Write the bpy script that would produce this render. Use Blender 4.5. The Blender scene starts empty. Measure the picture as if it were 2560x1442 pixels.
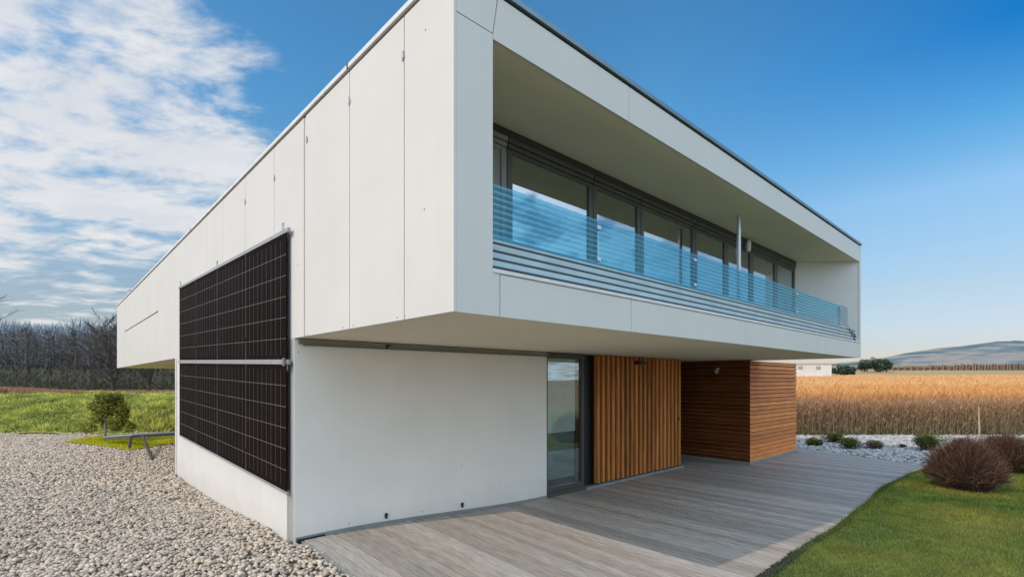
import bpy, bmesh, math, random
import numpy as np
from mathutils import Vector, noise as mnoise
random.seed(7); rng = np.random.default_rng(11)
scene = bpy.context.scene
col = scene.collection
R = math.radians

# ---------------------------------------------------------------- frame of reference
F, CX, HZ, EZ = 1258.0, 1280.0, 950.0, 2.235          # focal length and horizon of the photograph (px), eye height (m)
NX, NY = -0.4875, 4.2                                  # near corner of the upper storey
UX, UY = 0.7330, 0.6802                                # along the front
VX, VY = -0.6802, 0.7330                               # along the side
ROT = math.atan2(UY, UX)
def W(u, v, z=0.0): return (NX + u*UX + v*VX, NY + u*UY + v*VY, z)
def to_uv(x, y):
    dx, dy = x-NX, y-NY
    return dx*UX+dy*UY, dx*VX+dy*VY
def ray(px, py): return (px-CX)/F, (HZ-py)/F
def on_u(px, py, c=0.0):     # house plane u=c  -> v, z
    a, b = ray(px, py)
    ox, oy = NX+c*UX, NY+c*UY
    v = (a*oy-ox)/(VX-a*VY); Y = oy+v*VY
    return v, EZ+b*Y
def on_v(px, py, c=0.0):     # house plane v=c  -> u, z
    a, b = ray(px, py)
    ox, oy = NX+c*VX, NY+c*VY
    u = (a*oy-ox)/(UX-a*UY); Y = oy+u*UY
    return u, EZ+b*Y
ZS, ZR = EZ+0.574, EZ+3.512                            # underside and top of the upper storey
LEN_U, LEN_V = 13.0, 26.8
WV = 3.673                                             # front wall of the lower storey
PX, PY = W(0, WV)[:2]

def sstep(a, b, x):
    t = np.clip((np.asarray(x, float)-a)/(b-a), 0, 1); return t*t*(3-2*t)
LY = [-1e4, 0, 22.5, 24.5, 28, 32, 36, 45, 60, 75, 150, 400, 900, 4000]
LZ = [0, 0, 0, .28, .82, 1.22, 1.34, 1.3, 1.3, 1.25, 1.6, 4, 8, 10]
RY = [-1e4, 0, 22, 60, 110, 150, 170, 215, 260, 400, 600, 1500, 4000]
RZ = [0, 0, 0, .55, 1.35, 2.35, 4.4, 7.0, 9.6, 14.2, 16, 10, 10]
def hgt(x, y):
    x = np.asarray(x, float); y = np.asarray(y, float)
    d = np.hypot(x-PX, y-PY)
    near = -.2*sstep(.3, 5, d)
    w = sstep(-6, 10, x)
    return near + (1-w)*np.interp(y, LY, LZ) + w*np.interp(y, RY, RZ)
def ground(px, py, it=6):
    a, b = ray(px, py); z = -.15; Y = 10
    for _ in range(it):
        Y = (z-EZ)/b; z = float(hgt(a*Y, Y))
    return a*Y, Y, z

# ---------------------------------------------------------------- materials
def nodes_of(name):
    m = bpy.data.materials.new(name); m.use_nodes = True
    nt = m.node_tree; nt.nodes.clear()
    out = nt.nodes.new('ShaderNodeOutputMaterial')
    return m, nt, out
def N(nt, typ, **kw):
    n = nt.nodes.new(typ)
    for k, v in kw.items():
        if k in n.inputs.keys() if hasattr(n.inputs, 'keys') else False: n.inputs[k].default_value = v
        else: setattr(n, k, v)
    return n
def mat(name, c, rough=.6, c2=None, scale=4.0, stretch=(1,1,1), bump=0.0, bscale=None, metallic=0.0, spec=.5, detail=6, attr=None, attr_mix=1.0, dist=.02):
    m, nt, out = nodes_of(name)
    p = N(nt, 'ShaderNodeBsdfPrincipled'); L = nt.links.new
    p.inputs['Roughness'].default_value = rough; p.inputs['Metallic'].default_value = metallic
    p.inputs['Specular IOR Level'].default_value = spec
    L(p.outputs[0], out.inputs[0])
    tc = N(nt, 'ShaderNodeTexCoord'); mp = N(nt, 'ShaderNodeMapping'); mp.inputs['Scale'].default_value = stretch
    L(tc.outputs['Object'], mp.inputs[0])
    nz = N(nt, 'ShaderNodeTexNoise'); nz.inputs['Scale'].default_value = scale; nz.inputs['Detail'].default_value = detail
    L(mp.outputs[0], nz.inputs[0])
    c2 = c2 or tuple(x*.86 for x in c)
    rp = N(nt, 'ShaderNodeValToRGB'); e = rp.color_ramp.elements
    e[0].position = .34; e[1].position = .66; e[0].color = (*c2, 1); e[1].color = (*c, 1)
    L(nz.outputs[0], rp.inputs[0]); src = rp.outputs[0]
    if attr:
        at = N(nt, 'ShaderNodeAttribute'); at.attribute_name = attr
        mx = N(nt, 'ShaderNodeMix'); mx.data_type = 'RGBA'; mx.blend_type = 'MULTIPLY'; mx.inputs[0].default_value = attr_mix
        L(src, mx.inputs[6]); L(at.outputs['Color'], mx.inputs[7]); src = mx.outputs[2]
    L(src, p.inputs['Base Color'])
    if bump:
        n2 = N(nt, 'ShaderNodeTexNoise'); n2.inputs['Scale'].default_value = bscale or scale*6; n2.inputs['Detail'].default_value = 5
        L(mp.outputs[0], n2.inputs[0])
        b = N(nt, 'ShaderNodeBump'); b.inputs['Strength'].default_value = bump; b.inputs['Distance'].default_value = dist
        L(n2.outputs[0], b.inputs['Height']); L(b.outputs[0], p.inputs['Normal'])
    return m
def leafmat(name, attr='tint', trans=.25, rough=.6):
    m, nt, out = nodes_of(name); L = nt.links.new
    at = N(nt, 'ShaderNodeAttribute'); at.attribute_name = attr
    p = N(nt, 'ShaderNodeBsdfPrincipled'); p.inputs['Roughness'].default_value = rough; p.inputs['Specular IOR Level'].default_value = .25
    t = N(nt, 'ShaderNodeBsdfTranslucent'); mx = N(nt, 'ShaderNodeMixShader'); mx.inputs[0].default_value = trans
    L(at.outputs['Color'], p.inputs['Base Color']); L(at.outputs['Color'], t.inputs['Color'])
    L(p.outputs[0], mx.inputs[1]); L(t.outputs[0], mx.inputs[2]); L(mx.outputs[0], out.inputs[0])
    return m
def glassmat(name, tint, refl=.35, diff=None, dfac=0.0, rough=0.02, gcol=(.9,.95,1)):
    m, nt, out = nodes_of(name); L = nt.links.new
    tr = N(nt, 'ShaderNodeBsdfTransparent'); tr.inputs[0].default_value = (*tint, 1)
    gl = N(nt, 'ShaderNodeBsdfGlossy'); gl.inputs[0].default_value = (*gcol, 1); gl.inputs['Roughness'].default_value = rough
    base = tr.outputs[0]
    if diff:
        d = N(nt, 'ShaderNodeBsdfDiffuse'); d.inputs[0].default_value = (*diff, 1)
        m1 = N(nt, 'ShaderNodeMixShader'); m1.inputs[0].default_value = dfac
        L(tr.outputs[0], m1.inputs[1]); L(d.outputs[0], m1.inputs[2]); base = m1.outputs[0]
    lw = N(nt, 'ShaderNodeLayerWeight'); lw.inputs['Blend'].default_value = .5
    pw = N(nt, 'ShaderNodeMath'); pw.operation = 'POWER'; pw.inputs[1].default_value = 4.0; L(lw.outputs['Facing'], pw.inputs[0])
    ad = N(nt, 'ShaderNodeMath'); ad.operation = 'MULTIPLY_ADD'; ad.use_clamp = True; ad.inputs[1].default_value = .85; ad.inputs[2].default_value = refl
    L(pw.outputs[0], ad.inputs[0])
    m2 = N(nt, 'ShaderNodeMixShader'); L(ad.outputs[0], m2.inputs[0]); L(base, m2.inputs[1]); L(gl.outputs[0], m2.inputs[2])
    L(m2.outputs[0], out.inputs[0])
    return m

M = {}
M['white'] = mat('white_cladding', (.70,.665,.62), .5, (.67,.635,.59), .9, bump=.03, bscale=60, spec=.3)
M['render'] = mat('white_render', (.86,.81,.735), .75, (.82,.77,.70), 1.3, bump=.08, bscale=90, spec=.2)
M['soffit'] = mat('soffit_board', (.88,.78,.64), .7, (.83,.735,.60), .8, spec=.2)
def weather(m, amount, base=False):
    nt = m.node_tree; L = nt.links.new; p = next(n for n in nt.nodes if n.type == 'BSDF_PRINCIPLED')
    src = p.inputs['Base Color'].links[0].from_socket
    tc = N(nt, 'ShaderNodeTexCoord'); mp = N(nt, 'ShaderNodeMapping'); mp.inputs['Scale'].default_value = (7, 7, .22); L(tc.outputs['Object'], mp.inputs[0])
    nz = N(nt, 'ShaderNodeTexNoise'); nz.inputs['Scale'].default_value = 1.0; nz.inputs['Detail'].default_value = 7; L(mp.outputs[0], nz.inputs[0])
    mr = N(nt, 'ShaderNodeMapRange'); mr.inputs[1].default_value = .48; mr.inputs[2].default_value = .75; mr.inputs[4].default_value = amount; L(nz.outputs[0], mr.inputs[0]); fac = mr.outputs[0]
    if base:
        sp = N(nt, 'ShaderNodeSeparateXYZ'); L(tc.outputs['Object'], sp.inputs[0])
        n2 = N(nt, 'ShaderNodeTexNoise'); n2.inputs['Scale'].default_value = 3.5; n2.inputs['Detail'].default_value = 6; L(tc.outputs['Object'], n2.inputs[0])
        ad = N(nt, 'ShaderNodeMath'); ad.operation = 'MULTIPLY_ADD'; ad.inputs[1].default_value = -.5; L(n2.outputs[0], ad.inputs[0]); L(sp.outputs['Z'], ad.inputs[2])
        m2 = N(nt, 'ShaderNodeMapRange'); m2.inputs[1].default_value = .12; m2.inputs[2].default_value = -.42; m2.inputs[4].default_value = .35; L(ad.outputs[0], m2.inputs[0])
        mxx = N(nt, 'ShaderNodeMath'); mxx.operation = 'MAXIMUM'; L(fac, mxx.inputs[0]); L(m2.outputs[0], mxx.inputs[1]); fac = mxx.outputs[0]
    mx = N(nt, 'ShaderNodeMix'); mx.data_type = 'RGBA'; mx.blend_type = 'MULTIPLY'; L(fac, mx.inputs[0]); L(src, mx.inputs[6]); mx.inputs[7].default_value = (.66, .62, .56, 1)
    L(mx.outputs[2], p.inputs['Base Color'])
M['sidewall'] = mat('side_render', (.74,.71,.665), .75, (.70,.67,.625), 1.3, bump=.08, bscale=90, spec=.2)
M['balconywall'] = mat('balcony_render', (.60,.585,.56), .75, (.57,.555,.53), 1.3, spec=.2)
weather(M['white'], .05); weather(M['render'], .035, True); weather(M['sidewall'], .05, True)
M['gap'] = mat('joint_backing', (.11,.105,.095), .9)  # dark backing behind the cladding joints and deck gaps
M['gaplight'] = mat('joint_profile', (.5,.47,.43), .6)
M['dark'] = mat('dark_metal', (.03,.033,.035), .45)
M['frame'] = mat('bronze_window_frame', (.075,.072,.062), .4, spec=.4)
M['frame2'] = mat('grey_window_frame', (.21,.2,.17), .45)
M['cope'] = mat('light_coping', (.78,.77,.75), .4)
M['copeteal'] = mat('zinc_coping', (.20,.29,.33), .32, metallic=.5)
M['interior'] = mat('dark_interior', (.10,.095,.08), .9)
M['curtain'] = mat('curtain', (.34,.34,.30), .9, (.2,.2,.175), 3, (6,6,.2))
M['blind'] = mat('roller_blind', (.92,.92,.91), .8)
M['pane'] = glassmat('window_glass', (.50,.52,.47), .42)
M['pane_low'] = glassmat('patio_glass', (.86,.90,.88), .16)
M['fieldrefl'] = mat('painted_field_reflection', (.30,.36,.34), .6, (.13,.17,.16), 1.6, (.6,1,2.2))  # landscape reflection painted as a grey-green colour
M['blueglass'] = glassmat('blue_ribbed_glass', (.36,.79,.95), .11, (.16,.53,.77), .36, .09, (.70,.90,1))
M['railslat'] = mat('railing_slat', (.56,.73,.83), .35)
M['steel'] = mat('brushed_steel', (.62,.63,.63), .35, metallic=.6)
M['endglass'] = glassmat('green_end_glass', (.10,.20,.20), .05, (.04,.10,.11), .7, .1)
M['plinth'] = mat('plinth_strip', (.25,.27,.27), .6)
M['alu'] = mat('aluminium', (.40,.39,.40), .45, metallic=.3)
M['cell'] = mat('solar_cells', (.0145,.009,.0082), .55, (.011,.007,.0065), 1.2, spec=.01)
M['cellline'] = mat('silver_contact', (.20,.19,.18), .6, spec=.1)
M['black'] = mat('black_plastic', (.012,.012,.013), .45)
M['lampwhite'] = mat('white_plastic', (.75,.75,.73), .4)
M['slat'] = mat('larch_slats', (.66,.255,.072), .5, (.38,.135,.036), 3.0, (6,6,.35), bump=.15, bscale=14, attr='tint', spec=.15)
M['boardshade'] = mat('shade_painted_boards', (.135,.045,.016), .6, (.105,.033,.011), 2.0, (.8,.8,3), bump=.15, bscale=14, attr='tint', spec=.05)  # deep shade of the recess painted into the board colour
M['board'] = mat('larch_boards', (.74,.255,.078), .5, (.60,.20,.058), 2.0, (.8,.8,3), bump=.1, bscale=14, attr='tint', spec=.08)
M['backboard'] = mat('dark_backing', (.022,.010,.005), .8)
M['deck'] = mat('weathered_decking', (.51,.45,.395), .55, (.34,.295,.255), 8, (5,.5,1), bump=.3, bscale=26, attr='tint', spec=.4)
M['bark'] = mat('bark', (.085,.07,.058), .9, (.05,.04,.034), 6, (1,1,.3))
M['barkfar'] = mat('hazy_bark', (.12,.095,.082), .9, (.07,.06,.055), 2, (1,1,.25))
M['leaf'] = leafmat('foliage')
M['twig'] = leafmat('twigs', trans=.0, rough=.85)
M['stone'] = mat('pebbles', (1,1,1), .75, (.82,.82,.82), 25, attr='tint', spec=.25)
M['edging'] = mat('black_edging', (.018,.019,.022), .7)
M['stick'] = mat('bare_stick', (.55,.42,.27), .8)
M['gravelbase'] = mat('gravel_bed', (.26,.21,.165), .9, (.10,.08,.062), 22, bump=.6, bscale=26, dist=.03)
M['lawnbase'] = mat('lawn_soil', (.20,.23,.055), .95, (.10,.15,.03), 3, bump=.4, bscale=60)
M['bankbase'] = mat('bank_turf', (.5,.5,.11), .95, (.24,.28,.055), 1.1, bump=.8, bscale=4, dist=.2)
M['crop'] = mat('dry_crop_canopy', (.84,.44,.15), .95, (.70,.35,.11), 3, (1,.35,1), bump=.5, bscale=8, dist=.2)

def terrain_mat():
    m, nt, out = nodes_of('fields'); L = nt.links.new
    p = N(nt, 'ShaderNodeBsdfPrincipled'); p.inputs['Roughness'].default_value = .95; p.inputs['Specular IOR Level'].default_value = .1
    g = N(nt, 'ShaderNodeNewGeometry'); sp = N(nt, 'ShaderNodeSeparateXYZ'); L(g.outputs['Position'], sp.inputs[0])
    mr = N(nt, 'ShaderNodeMapRange'); mr.inputs[1].default_value = 140; mr.inputs[2].default_value = 420
    L(sp.outputs['Y'], mr.inputs[0])
    nz = N(nt, 'ShaderNodeTexNoise'); nz.inputs['Scale'].default_value = .02; nz.inputs['Detail'].default_value = 6
    mp = N(nt, 'ShaderNodeMapping'); mp.inputs['Scale'].default_value = (.4, 3, 1); L(g.outputs['Position'], mp.inputs[0]); L(mp.outputs[0], nz.inputs[0])
    s = N(nt, 'ShaderNodeMath'); s.operation = 'MULTIPLY_ADD'; L(nz.outputs[0], s.inputs[0]); s.inputs[1].default_value = .35
    L(mr.outputs[0], s.inputs[2])
    rp = N(nt, 'ShaderNodeValToRGB'); e = rp.color_ramp.elements
    e[0].position = .12; e[0].color = (.20,.13,.065,1); e[1].position = .95; e[1].color = (.34,.22,.12,1)
    for pos, c in ((.25,(.44,.30,.15,1)), (.38,(.46,.33,.17,1)), (.45,(.22,.165,.095,1)), (.58,(.42,.27,.13,1)), (.75,(.30,.23,.13,1))):
        k = e.new(pos); k.color = c
    L(s.outputs[0], rp.inputs[0]); L(rp.outputs[0], p.inputs['Base Color']); L(p.outputs[0], out.inputs[0])
    return m
M['terrain'] = terrain_mat()
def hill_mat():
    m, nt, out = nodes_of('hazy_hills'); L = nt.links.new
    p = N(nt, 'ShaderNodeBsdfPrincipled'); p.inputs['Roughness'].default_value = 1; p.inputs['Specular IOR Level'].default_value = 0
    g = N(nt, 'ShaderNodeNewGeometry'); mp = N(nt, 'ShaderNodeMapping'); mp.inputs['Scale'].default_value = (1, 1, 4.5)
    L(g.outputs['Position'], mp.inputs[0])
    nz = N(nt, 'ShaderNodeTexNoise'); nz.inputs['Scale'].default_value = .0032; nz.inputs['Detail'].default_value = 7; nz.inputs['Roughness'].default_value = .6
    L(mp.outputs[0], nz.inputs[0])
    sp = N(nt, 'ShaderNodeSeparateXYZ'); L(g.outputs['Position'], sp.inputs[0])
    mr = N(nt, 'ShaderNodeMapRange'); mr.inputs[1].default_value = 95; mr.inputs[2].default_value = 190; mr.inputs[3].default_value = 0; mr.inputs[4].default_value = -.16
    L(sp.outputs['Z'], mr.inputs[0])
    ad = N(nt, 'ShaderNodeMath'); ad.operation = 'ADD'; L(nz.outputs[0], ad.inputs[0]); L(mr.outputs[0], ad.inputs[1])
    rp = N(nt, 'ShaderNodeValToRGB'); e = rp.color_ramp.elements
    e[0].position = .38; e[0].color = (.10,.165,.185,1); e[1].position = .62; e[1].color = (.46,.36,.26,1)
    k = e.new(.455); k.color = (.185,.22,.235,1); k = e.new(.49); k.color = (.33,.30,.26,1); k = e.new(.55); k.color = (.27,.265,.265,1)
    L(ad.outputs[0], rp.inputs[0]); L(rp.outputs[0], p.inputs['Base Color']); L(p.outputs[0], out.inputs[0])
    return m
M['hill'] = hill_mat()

# ---------------------------------------------------------------- object helpers
def tag(o, label=None, cat=None, group=None, kind=None):
    if label: o['label'] = label
    if cat: o['category'] = cat
    if group: o['group'] = group
    if kind: o['kind'] = kind
    return o
def empty(name, loc=(0,0,0), rz=0.0):
    o = bpy.data.objects.new(name, None); col.objects.link(o); o.location = loc; o.rotation_euler = (0,0,rz)
    o.empty_display_size = .2
    return o
def link(name, me, m, parent=None, smooth=False):
    o = bpy.data.objects.new(name, me); col.objects.link(o)
    if m: me.materials.append(m)
    if parent: o.parent = parent
    if smooth:
        me.polygons.foreach_set('use_smooth', np.ones(len(me.polygons), bool))
    return o
def copy_tree(o, parent=None):
    c = o.copy(); col.objects.link(c)
    if parent: c.parent = parent
    for ch in list(o.children): copy_tree(ch, c)
    return c
def np_mesh(name, V, T, tint=None):
    """V (n,3), T (m,3) or (m,4), tint (n,3) per vertex"""
    me = bpy.data.meshes.new(name); V = np.asarray(V, np.float32); T = np.asarray(T, np.int32)
    k = T.shape[1]
    me.vertices.add(len(V)); me.vertices.foreach_set('co', V.ravel())
    me.loops.add(T.size); me.loops.foreach_set('vertex_index', T.ravel())
    me.polygons.add(len(T)); me.polygons.foreach_set('loop_start', np.arange(0, T.size, k, dtype=np.int32))
    me.polygons.foreach_set('loop_total', np.full(len(T), k, np.int32))
    if tint is not None:
        a = me.color_attributes.new('tint', 'FLOAT_COLOR', 'POINT')
        c = np.ones((len(V), 4), np.float32); c[:, :3] = tint; a.data.foreach_set('color', c.ravel())
    me.update(calc_edges=True); me.validate()
    return me
class MB:
    def __init__(s): s.v = []; s.f = []; s.t = []
    def poly(s, pts, tint=(1,1,1)):
        b = len(s.v); s.v += [tuple(p) for p in pts]; s.f.append(tuple(range(b, b+len(pts)))); s.t += [tint]*len(pts)
    def hexa(s, p, tint=(1,1,1)):   # 8 corners: bottom 4 ccw, top 4 ccw
        b = len(s.v); s.v += [tuple(q) for q in p]; s.t += [tint]*8
        for f in ((3,2,1,0),(4,5,6,7),(0,1,5,4),(1,2,6,5),(2,3,7,6),(3,0,4,7)): s.f.append(tuple(b+i for i in f))
        return s
    def box(s, x0, x1, y0, y1, z0, z1, tint=(1,1,1)):
        return s.hexa([(x0,y0,z0),(x1,y0,z0),(x1,y1,z0),(x0,y1,z0),(x0,y0,z1),(x1,y0,z1),(x1,y1,z1),(x0,y1,z1)], tint)
    def prism(s, pts, z0, z1, tint=(1,1,1)):
        n = len(pts); b = len(s.v)
        s.v += [(p[0],p[1],z0) for p in pts] + [(p[0],p[1],z1) for p in pts]; s.t += [tint]*(2*n)
        s.f.append(tuple(b+i for i in reversed(range(n)))); s.f.append(tuple(b+n+i for i in range(n)))
        for i in range(n): s.f.append((b+i, b+(i+1)%n, b+n+(i+1)%n, b+n+i))
        return s
    def tube(s, pts, rad, n=8, tint=(1,1,1), cap=True):
        rings = []
        pts = [Vector(p) for p in pts]
        for i, p in enumerate(pts):
            d = (pts[min(i+1, len(pts)-1)]-pts[max(i-1, 0)]).normalized()
            a = d.orthogonal().normalized() if abs(d.z) < .95 else Vector((1,0,0)); a = (a-d*a.dot(d)).normalized()
            c = d.cross(a); r = rad[i] if hasattr(rad, '__len__') else rad
            b = len(s.v)
            for k in range(n):
                t = 2*math.pi*k/n; q = p+a*(math.cos(t)*r)+c*(math.sin(t)*r); s.v.append(tuple(q)); s.t.append(tint)
            rings.append(b)
        for i in range(len(rings)-1):
            for k in range(n):
                s.f.append((rings[i]+k, rings[i]+(k+1)%n, rings[i+1]+(k+1)%n, rings[i+1]+k))
        if cap:
            s.f.append(tuple(rings[0]+k for k in reversed(range(n)))); s.f.append(tuple(rings[-1]+k for k in range(n)))
        return s
    def build(s, name, m, parent=None, bevel=0.0, smooth=False):
        me = bpy.data.meshes.new(name); me.from_pydata(s.v, [], s.f)
        a = me.color_attributes.new('tint', 'FLOAT_COLOR', 'POINT')
        c = np.ones((len(s.v), 4), np.float32); c[:, :3] = s.t; a.data.foreach_set('color', c.ravel())
        me.update()
        o = link(name, me, m, parent, smooth)
        if bevel:
            b = o.modifiers.new('edge', 'BEVEL'); b.width = bevel; b.segments = 2; b.limit_method = 'ANGLE'
        return o
def box(name, m, parent, *a, bevel=0.0): return MB().box(*a).build(name, m, parent, bevel)

# ---------------------------------------------------------------- ground sheets
def grid_sheet(name, xs, ys, m, off=0.0, keep=None, jitter=0.0, kind='structure'):
    X, Y = np.meshgrid(xs, ys); Z = hgt(X, Y)+off
    if jitter:
        Z = Z + jitter*np.array([[mnoise.noise((float(a)*.35, float(b)*.35, 3.1)) for a, b in zip(r1, r2)] for r1, r2 in zip(X, Y)])
    V = np.stack([X, Y, Z], -1).reshape(-1, 3); nx = len(xs)
    i = np.arange(len(ys)-1)[:, None]*nx+np.arange(nx-1)[None]
    T = np.stack([i, i+1, i+nx+1, i+nx], -1).reshape(-1, 4)
    if keep is not None:
        c = V[T].mean(1); T = T[keep(c[:, 0], c[:, 1])]
    o = link(name, np_mesh(name, V, T), m, None, True); o['kind'] = kind
    return o
def spread(lo, hi, near, n):     # dense near zero, sparse far away
    t = np.linspace(-1, 1, n); return np.sign(t)*((np.exp(np.abs(t)*5.2)-1)/(math.exp(5.2)-1))*(hi)
xs = spread(0, 4000, 1, 221)
ys = np.concatenate([np.linspace(-60, 0, 16), np.linspace(1, 45, 67), np.geomspace(47, 4000, 70)])
X, Y = np.meshgrid(xs, ys)
ground_o = grid_sheet('ground', xs, ys, M['terrain'], -.06)

# gravel beside the house, lawn in front, white pebble bed at the end of the deck, bank behind
V_ENDG = 12.0
fx = np.arange(-34, 2.01, .5); fy = np.arange(-6, 24.01, .5)
def in_gravel(x, y):
    u, v = to_uv(x, y); return ((u < .4) | (v > V_ENDG)) & (y < 23.2)
grid_sheet('gravel_bed', fx, fy, M['gravelbase'], -.03, in_gravel)
def in_lawn(x, y, pad=0.0):
    u, v = to_uv(x, y); return (u > .12-pad) & (v < -.95+pad)
# lawn sheet laid out in house directions so that its border runs along the deck
def lawn_edge(u): return -.96+.16*math.exp(-((u-11.5)/2.3)**2)+.014*math.sin(u*2.3+1)-.06*max(0, u-14)
lm = MB(); us = np.linspace(.1, 30, 61); vs = np.linspace(0, -14, 29)
for i in range(60):
    for j in range(28):
        q = []
        for (a, b) in ((i, j), (i, j+1), (i+1, j+1), (i+1, j)):
            u = us[a]; v = lawn_edge(u)+vs[b]; x, y, _ = W(u, v); q.append((x, y, float(hgt(x, y))+.0))
        lm.poly(q)
lawn = lm.build('lawn', M['lawnbase'], None, smooth=True); lawn['kind'] = 'structure'
def pebble_keep(x, y):
    u, v = to_uv(x, y); return (u > 14.8) & (y < 22.6) & (v > -1.2)
grid_sheet('pebble_bed', np.arange(6, 44, .5), np.arange(9, 24, .5), M['gravelbase'], -.02, pebble_keep)
bank = grid_sheet('grass_bank', np.arange(-70, -3, .4), np.arange(22.6, 42, .4), M['bankbase'], .0, jitter=.16)

# ---------------------------------------------------------------- stones
def icos(sub):
    bm = bmesh.new(); bmesh.ops.create_icosphere(bm, subdivisions=sub, radius=1)
    bm.verts.ensure_lookup_table()
    V = np.array([v.co[:] for v in bm.verts]); T = np.array([[v.index for v in f.verts] for f in bm.faces]); bm.free()
    return V, T
def lumps(P, size, sub, tint, flat=(.55, .8), rough=.18, variants=8):
    V0, T0 = icos(sub); n = len(P); k = len(V0)
    var = []
    for q in range(variants):
        d = 1+rough*rng.normal(size=(k, 1)).clip(-1.6, 1.6)
        var.append(V0*d)
    var = np.array(var)
    A = var[rng.integers(0, variants, n)]                       # n,k,3
    S = np.stack([size*rng.uniform(.85, 1.25, n), size*rng.uniform(.7, 1.0, n), size*rng.uniform(*flat, n)], -1)
    A = A*S[:, None, :]
    t = rng.uniform(-.45, .45, n); c, s = np.cos(t)[:, None], np.sin(t)[:, None]
    A = np.stack([A[..., 0]*c-A[..., 2]*s, A[..., 1], A[..., 0]*s+A[..., 2]*c], -1)
    t = rng.uniform(0, 6.283, n); c, s = np.cos(t)[:, None], np.sin(t)[:, None]
    A = np.stack([A[..., 0]*c-A[..., 1]*s, A[..., 0]*s+A[..., 1]*c, A[..., 2]], -1)
    A = A+P[:, None, :]
    T = (T0[None]+(np.arange(n)*k)[:, None, None]).reshape(-1, 3)
    return A.reshape(-1, 3), T, np.repeat(tint, k, 0)
def scatter(x0, x1, y0, y1, dens, keep):
    n = int((x1-x0)*(y1-y0)*dens); x = rng.uniform(x0, x1, n); y = rng.uniform(y0, y1, n)
    k = keep(x, y); return x[k], y[k]
def stone_tints(n, warm, grey, dark=.12):
    t = rng.uniform(0, 1, (n, 1)); c = np.array(warm)*(1-t)+np.array(grey)*t
    c = c*rng.uniform(.68, 1.18, (n, 1)); c[rng.uniform(size=n) < dark] *= .5
    return c
def g_near(x, y):
    u, v = to_uv(x, y); return (u < .13) & ((v < WV) | (u < -.03)) & (y > 3.2) & (y < 11.5) & (x > -1.22*y-.8)
x, y = scatter(-16, 1, 3, 11.5, 560, g_near)
P = np.stack([x, y, hgt(x, y)+rng.uniform(-.022, .012, len(x))], -1)
a = lumps(P, rng.uniform(.015, .036, len(x))*rng.uniform(.8, 1.1, len(x)), 2, stone_tints(len(x), (.72,.57,.425), (.58,.51,.44)), rough=.07)
def g_far(x, y):
    u, v = to_uv(x, y); return ((u < -.03) | (v > V_ENDG+.1)) & (y >= 11.5) & (y < 23) & (x > -1.22*y-.8)
x, y = scatter(-30, 0, 11.5, 23, 300, g_far)
P = np.stack([x, y, hgt(x, y)+rng.uniform(-.02, .012, len(x))], -1)
b = lumps(P, rng.uniform(.024, .044, len(x)), 1, stone_tints(len(x), (.76,.60,.45), (.64,.54,.45)), rough=.1)
o = link('gravel', np_mesh('gravel', np.concatenate([a[0], b[0]]), np.concatenate([a[1], b[1]+len(a[0])]), np.concatenate([a[2], b[2]])), M['stone'], None, True)
tag(o, 'beige rounded gravel spread along the sunlit side of the house', 'gravel', kind='stuff')
def p_keep(x, y):
    u, v = to_uv(x, y); return (u > 15.75+.4*np.maximum(v+1.1, 0)) & (v > -1.0-.12*np.maximum(u-16, 0)) & (y < 22.3) & (x < 1.25*y)
x, y = scatter(9, 28, 11, 22.3, 150, p_keep)
P = np.stack([x, y, hgt(x, y)+rng.uniform(-.03, .02, len(x))], -1)
a = lumps(P, rng.uniform(.045, .085, len(x)), 1, stone_tints(len(x), (.58,.54,.49), (.53,.54,.56), .14), rough=.1)
o = link('pebbles', np_mesh('pebbles', *a), M['stone'], None, True)
tag(o, 'pale white pebbles filling the bed beyond the end of the deck', 'pebbles', kind='stuff')

# ---------------------------------------------------------------- grass and blades
def blades(P, h, w, tint_lo, tint_hi, lean=.35, bend=True):
    n = len(P); t = rng.uniform(0, 6.283, n); d = np.stack([np.cos(t), np.sin(t), 0*t], -1)
    t2 = rng.uniform(0, 6.283, n); l = np.stack([np.cos(t2), np.sin(t2), 0*t2], -1)*(h*lean*rng.uniform(.1, 1, n))[:, None]
    up = np.zeros((n, 3)); up[:, 2] = h
    A = P-d*w[:, None]/2; B = P+d*w[:, None]/2; C = P+up+l
    V = np.stack([A, B, C], 1).reshape(-1, 3); T = np.arange(3*n).reshape(-1, 3)
    c = np.stack([tint_lo, tint_lo, tint_hi], 1).reshape(-1, 3)
    return V, T, c
def tints(n, pal, lo=.7, hi=1.2):
    pal = np.array(pal); return pal[rng.integers(0, len(pal), n)]*rng.uniform(lo, hi, (n, 1))
def vnoise(x, y, s, seed=0.0): return np.array([mnoise.noise((float(a)*s, float(b)*s, seed)) for a, b in zip(x, y)])
def l_keep(x, y):
    u, v = to_uv(x, y); e = -.96+.16*np.exp(-((u-11.5)/2.3)**2)+.014*np.sin(u*2.3+1)-.06*np.maximum(0, u-14)+rng.uniform(-.01, .035, len(u))
    return (v < e+.02) & (u > 1.5) & (y > 3.6) & (x < 1.2*y+1) & (y < 16.5)
x, y = scatter(0, 20, 3.6, 16.5, 3300, l_keep)
h = rng.uniform(.025, .06, len(x))*np.where(y > 10, 1.15, 1); w = rng.uniform(.005, .009, len(x))*np.where(y > 9, 1.5, 1)
nv = vnoise(x, y, .55)[:, None]; nf = vnoise(x, y, 2.6, 5)[:, None]
base = np.array([.205,.26,.045])*(1+.42*nf)+np.array([.16,.085,.018])*np.clip(nv*1.6, -.5, 1)
c = base*rng.uniform(.5, 1.5, (len(x), 1)); dry = rng.uniform(size=len(x)) < .10; c[dry] = np.array([.34,.29,.12])
P = np.stack([x, y, hgt(x, y)], -1)
ne = 5200; uu = rng.uniform(2.2, 15.5, ne); ee = np.array([lawn_edge(q_) for q_ in uu])+rng.normal(size=ne)*.03-.015
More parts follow.
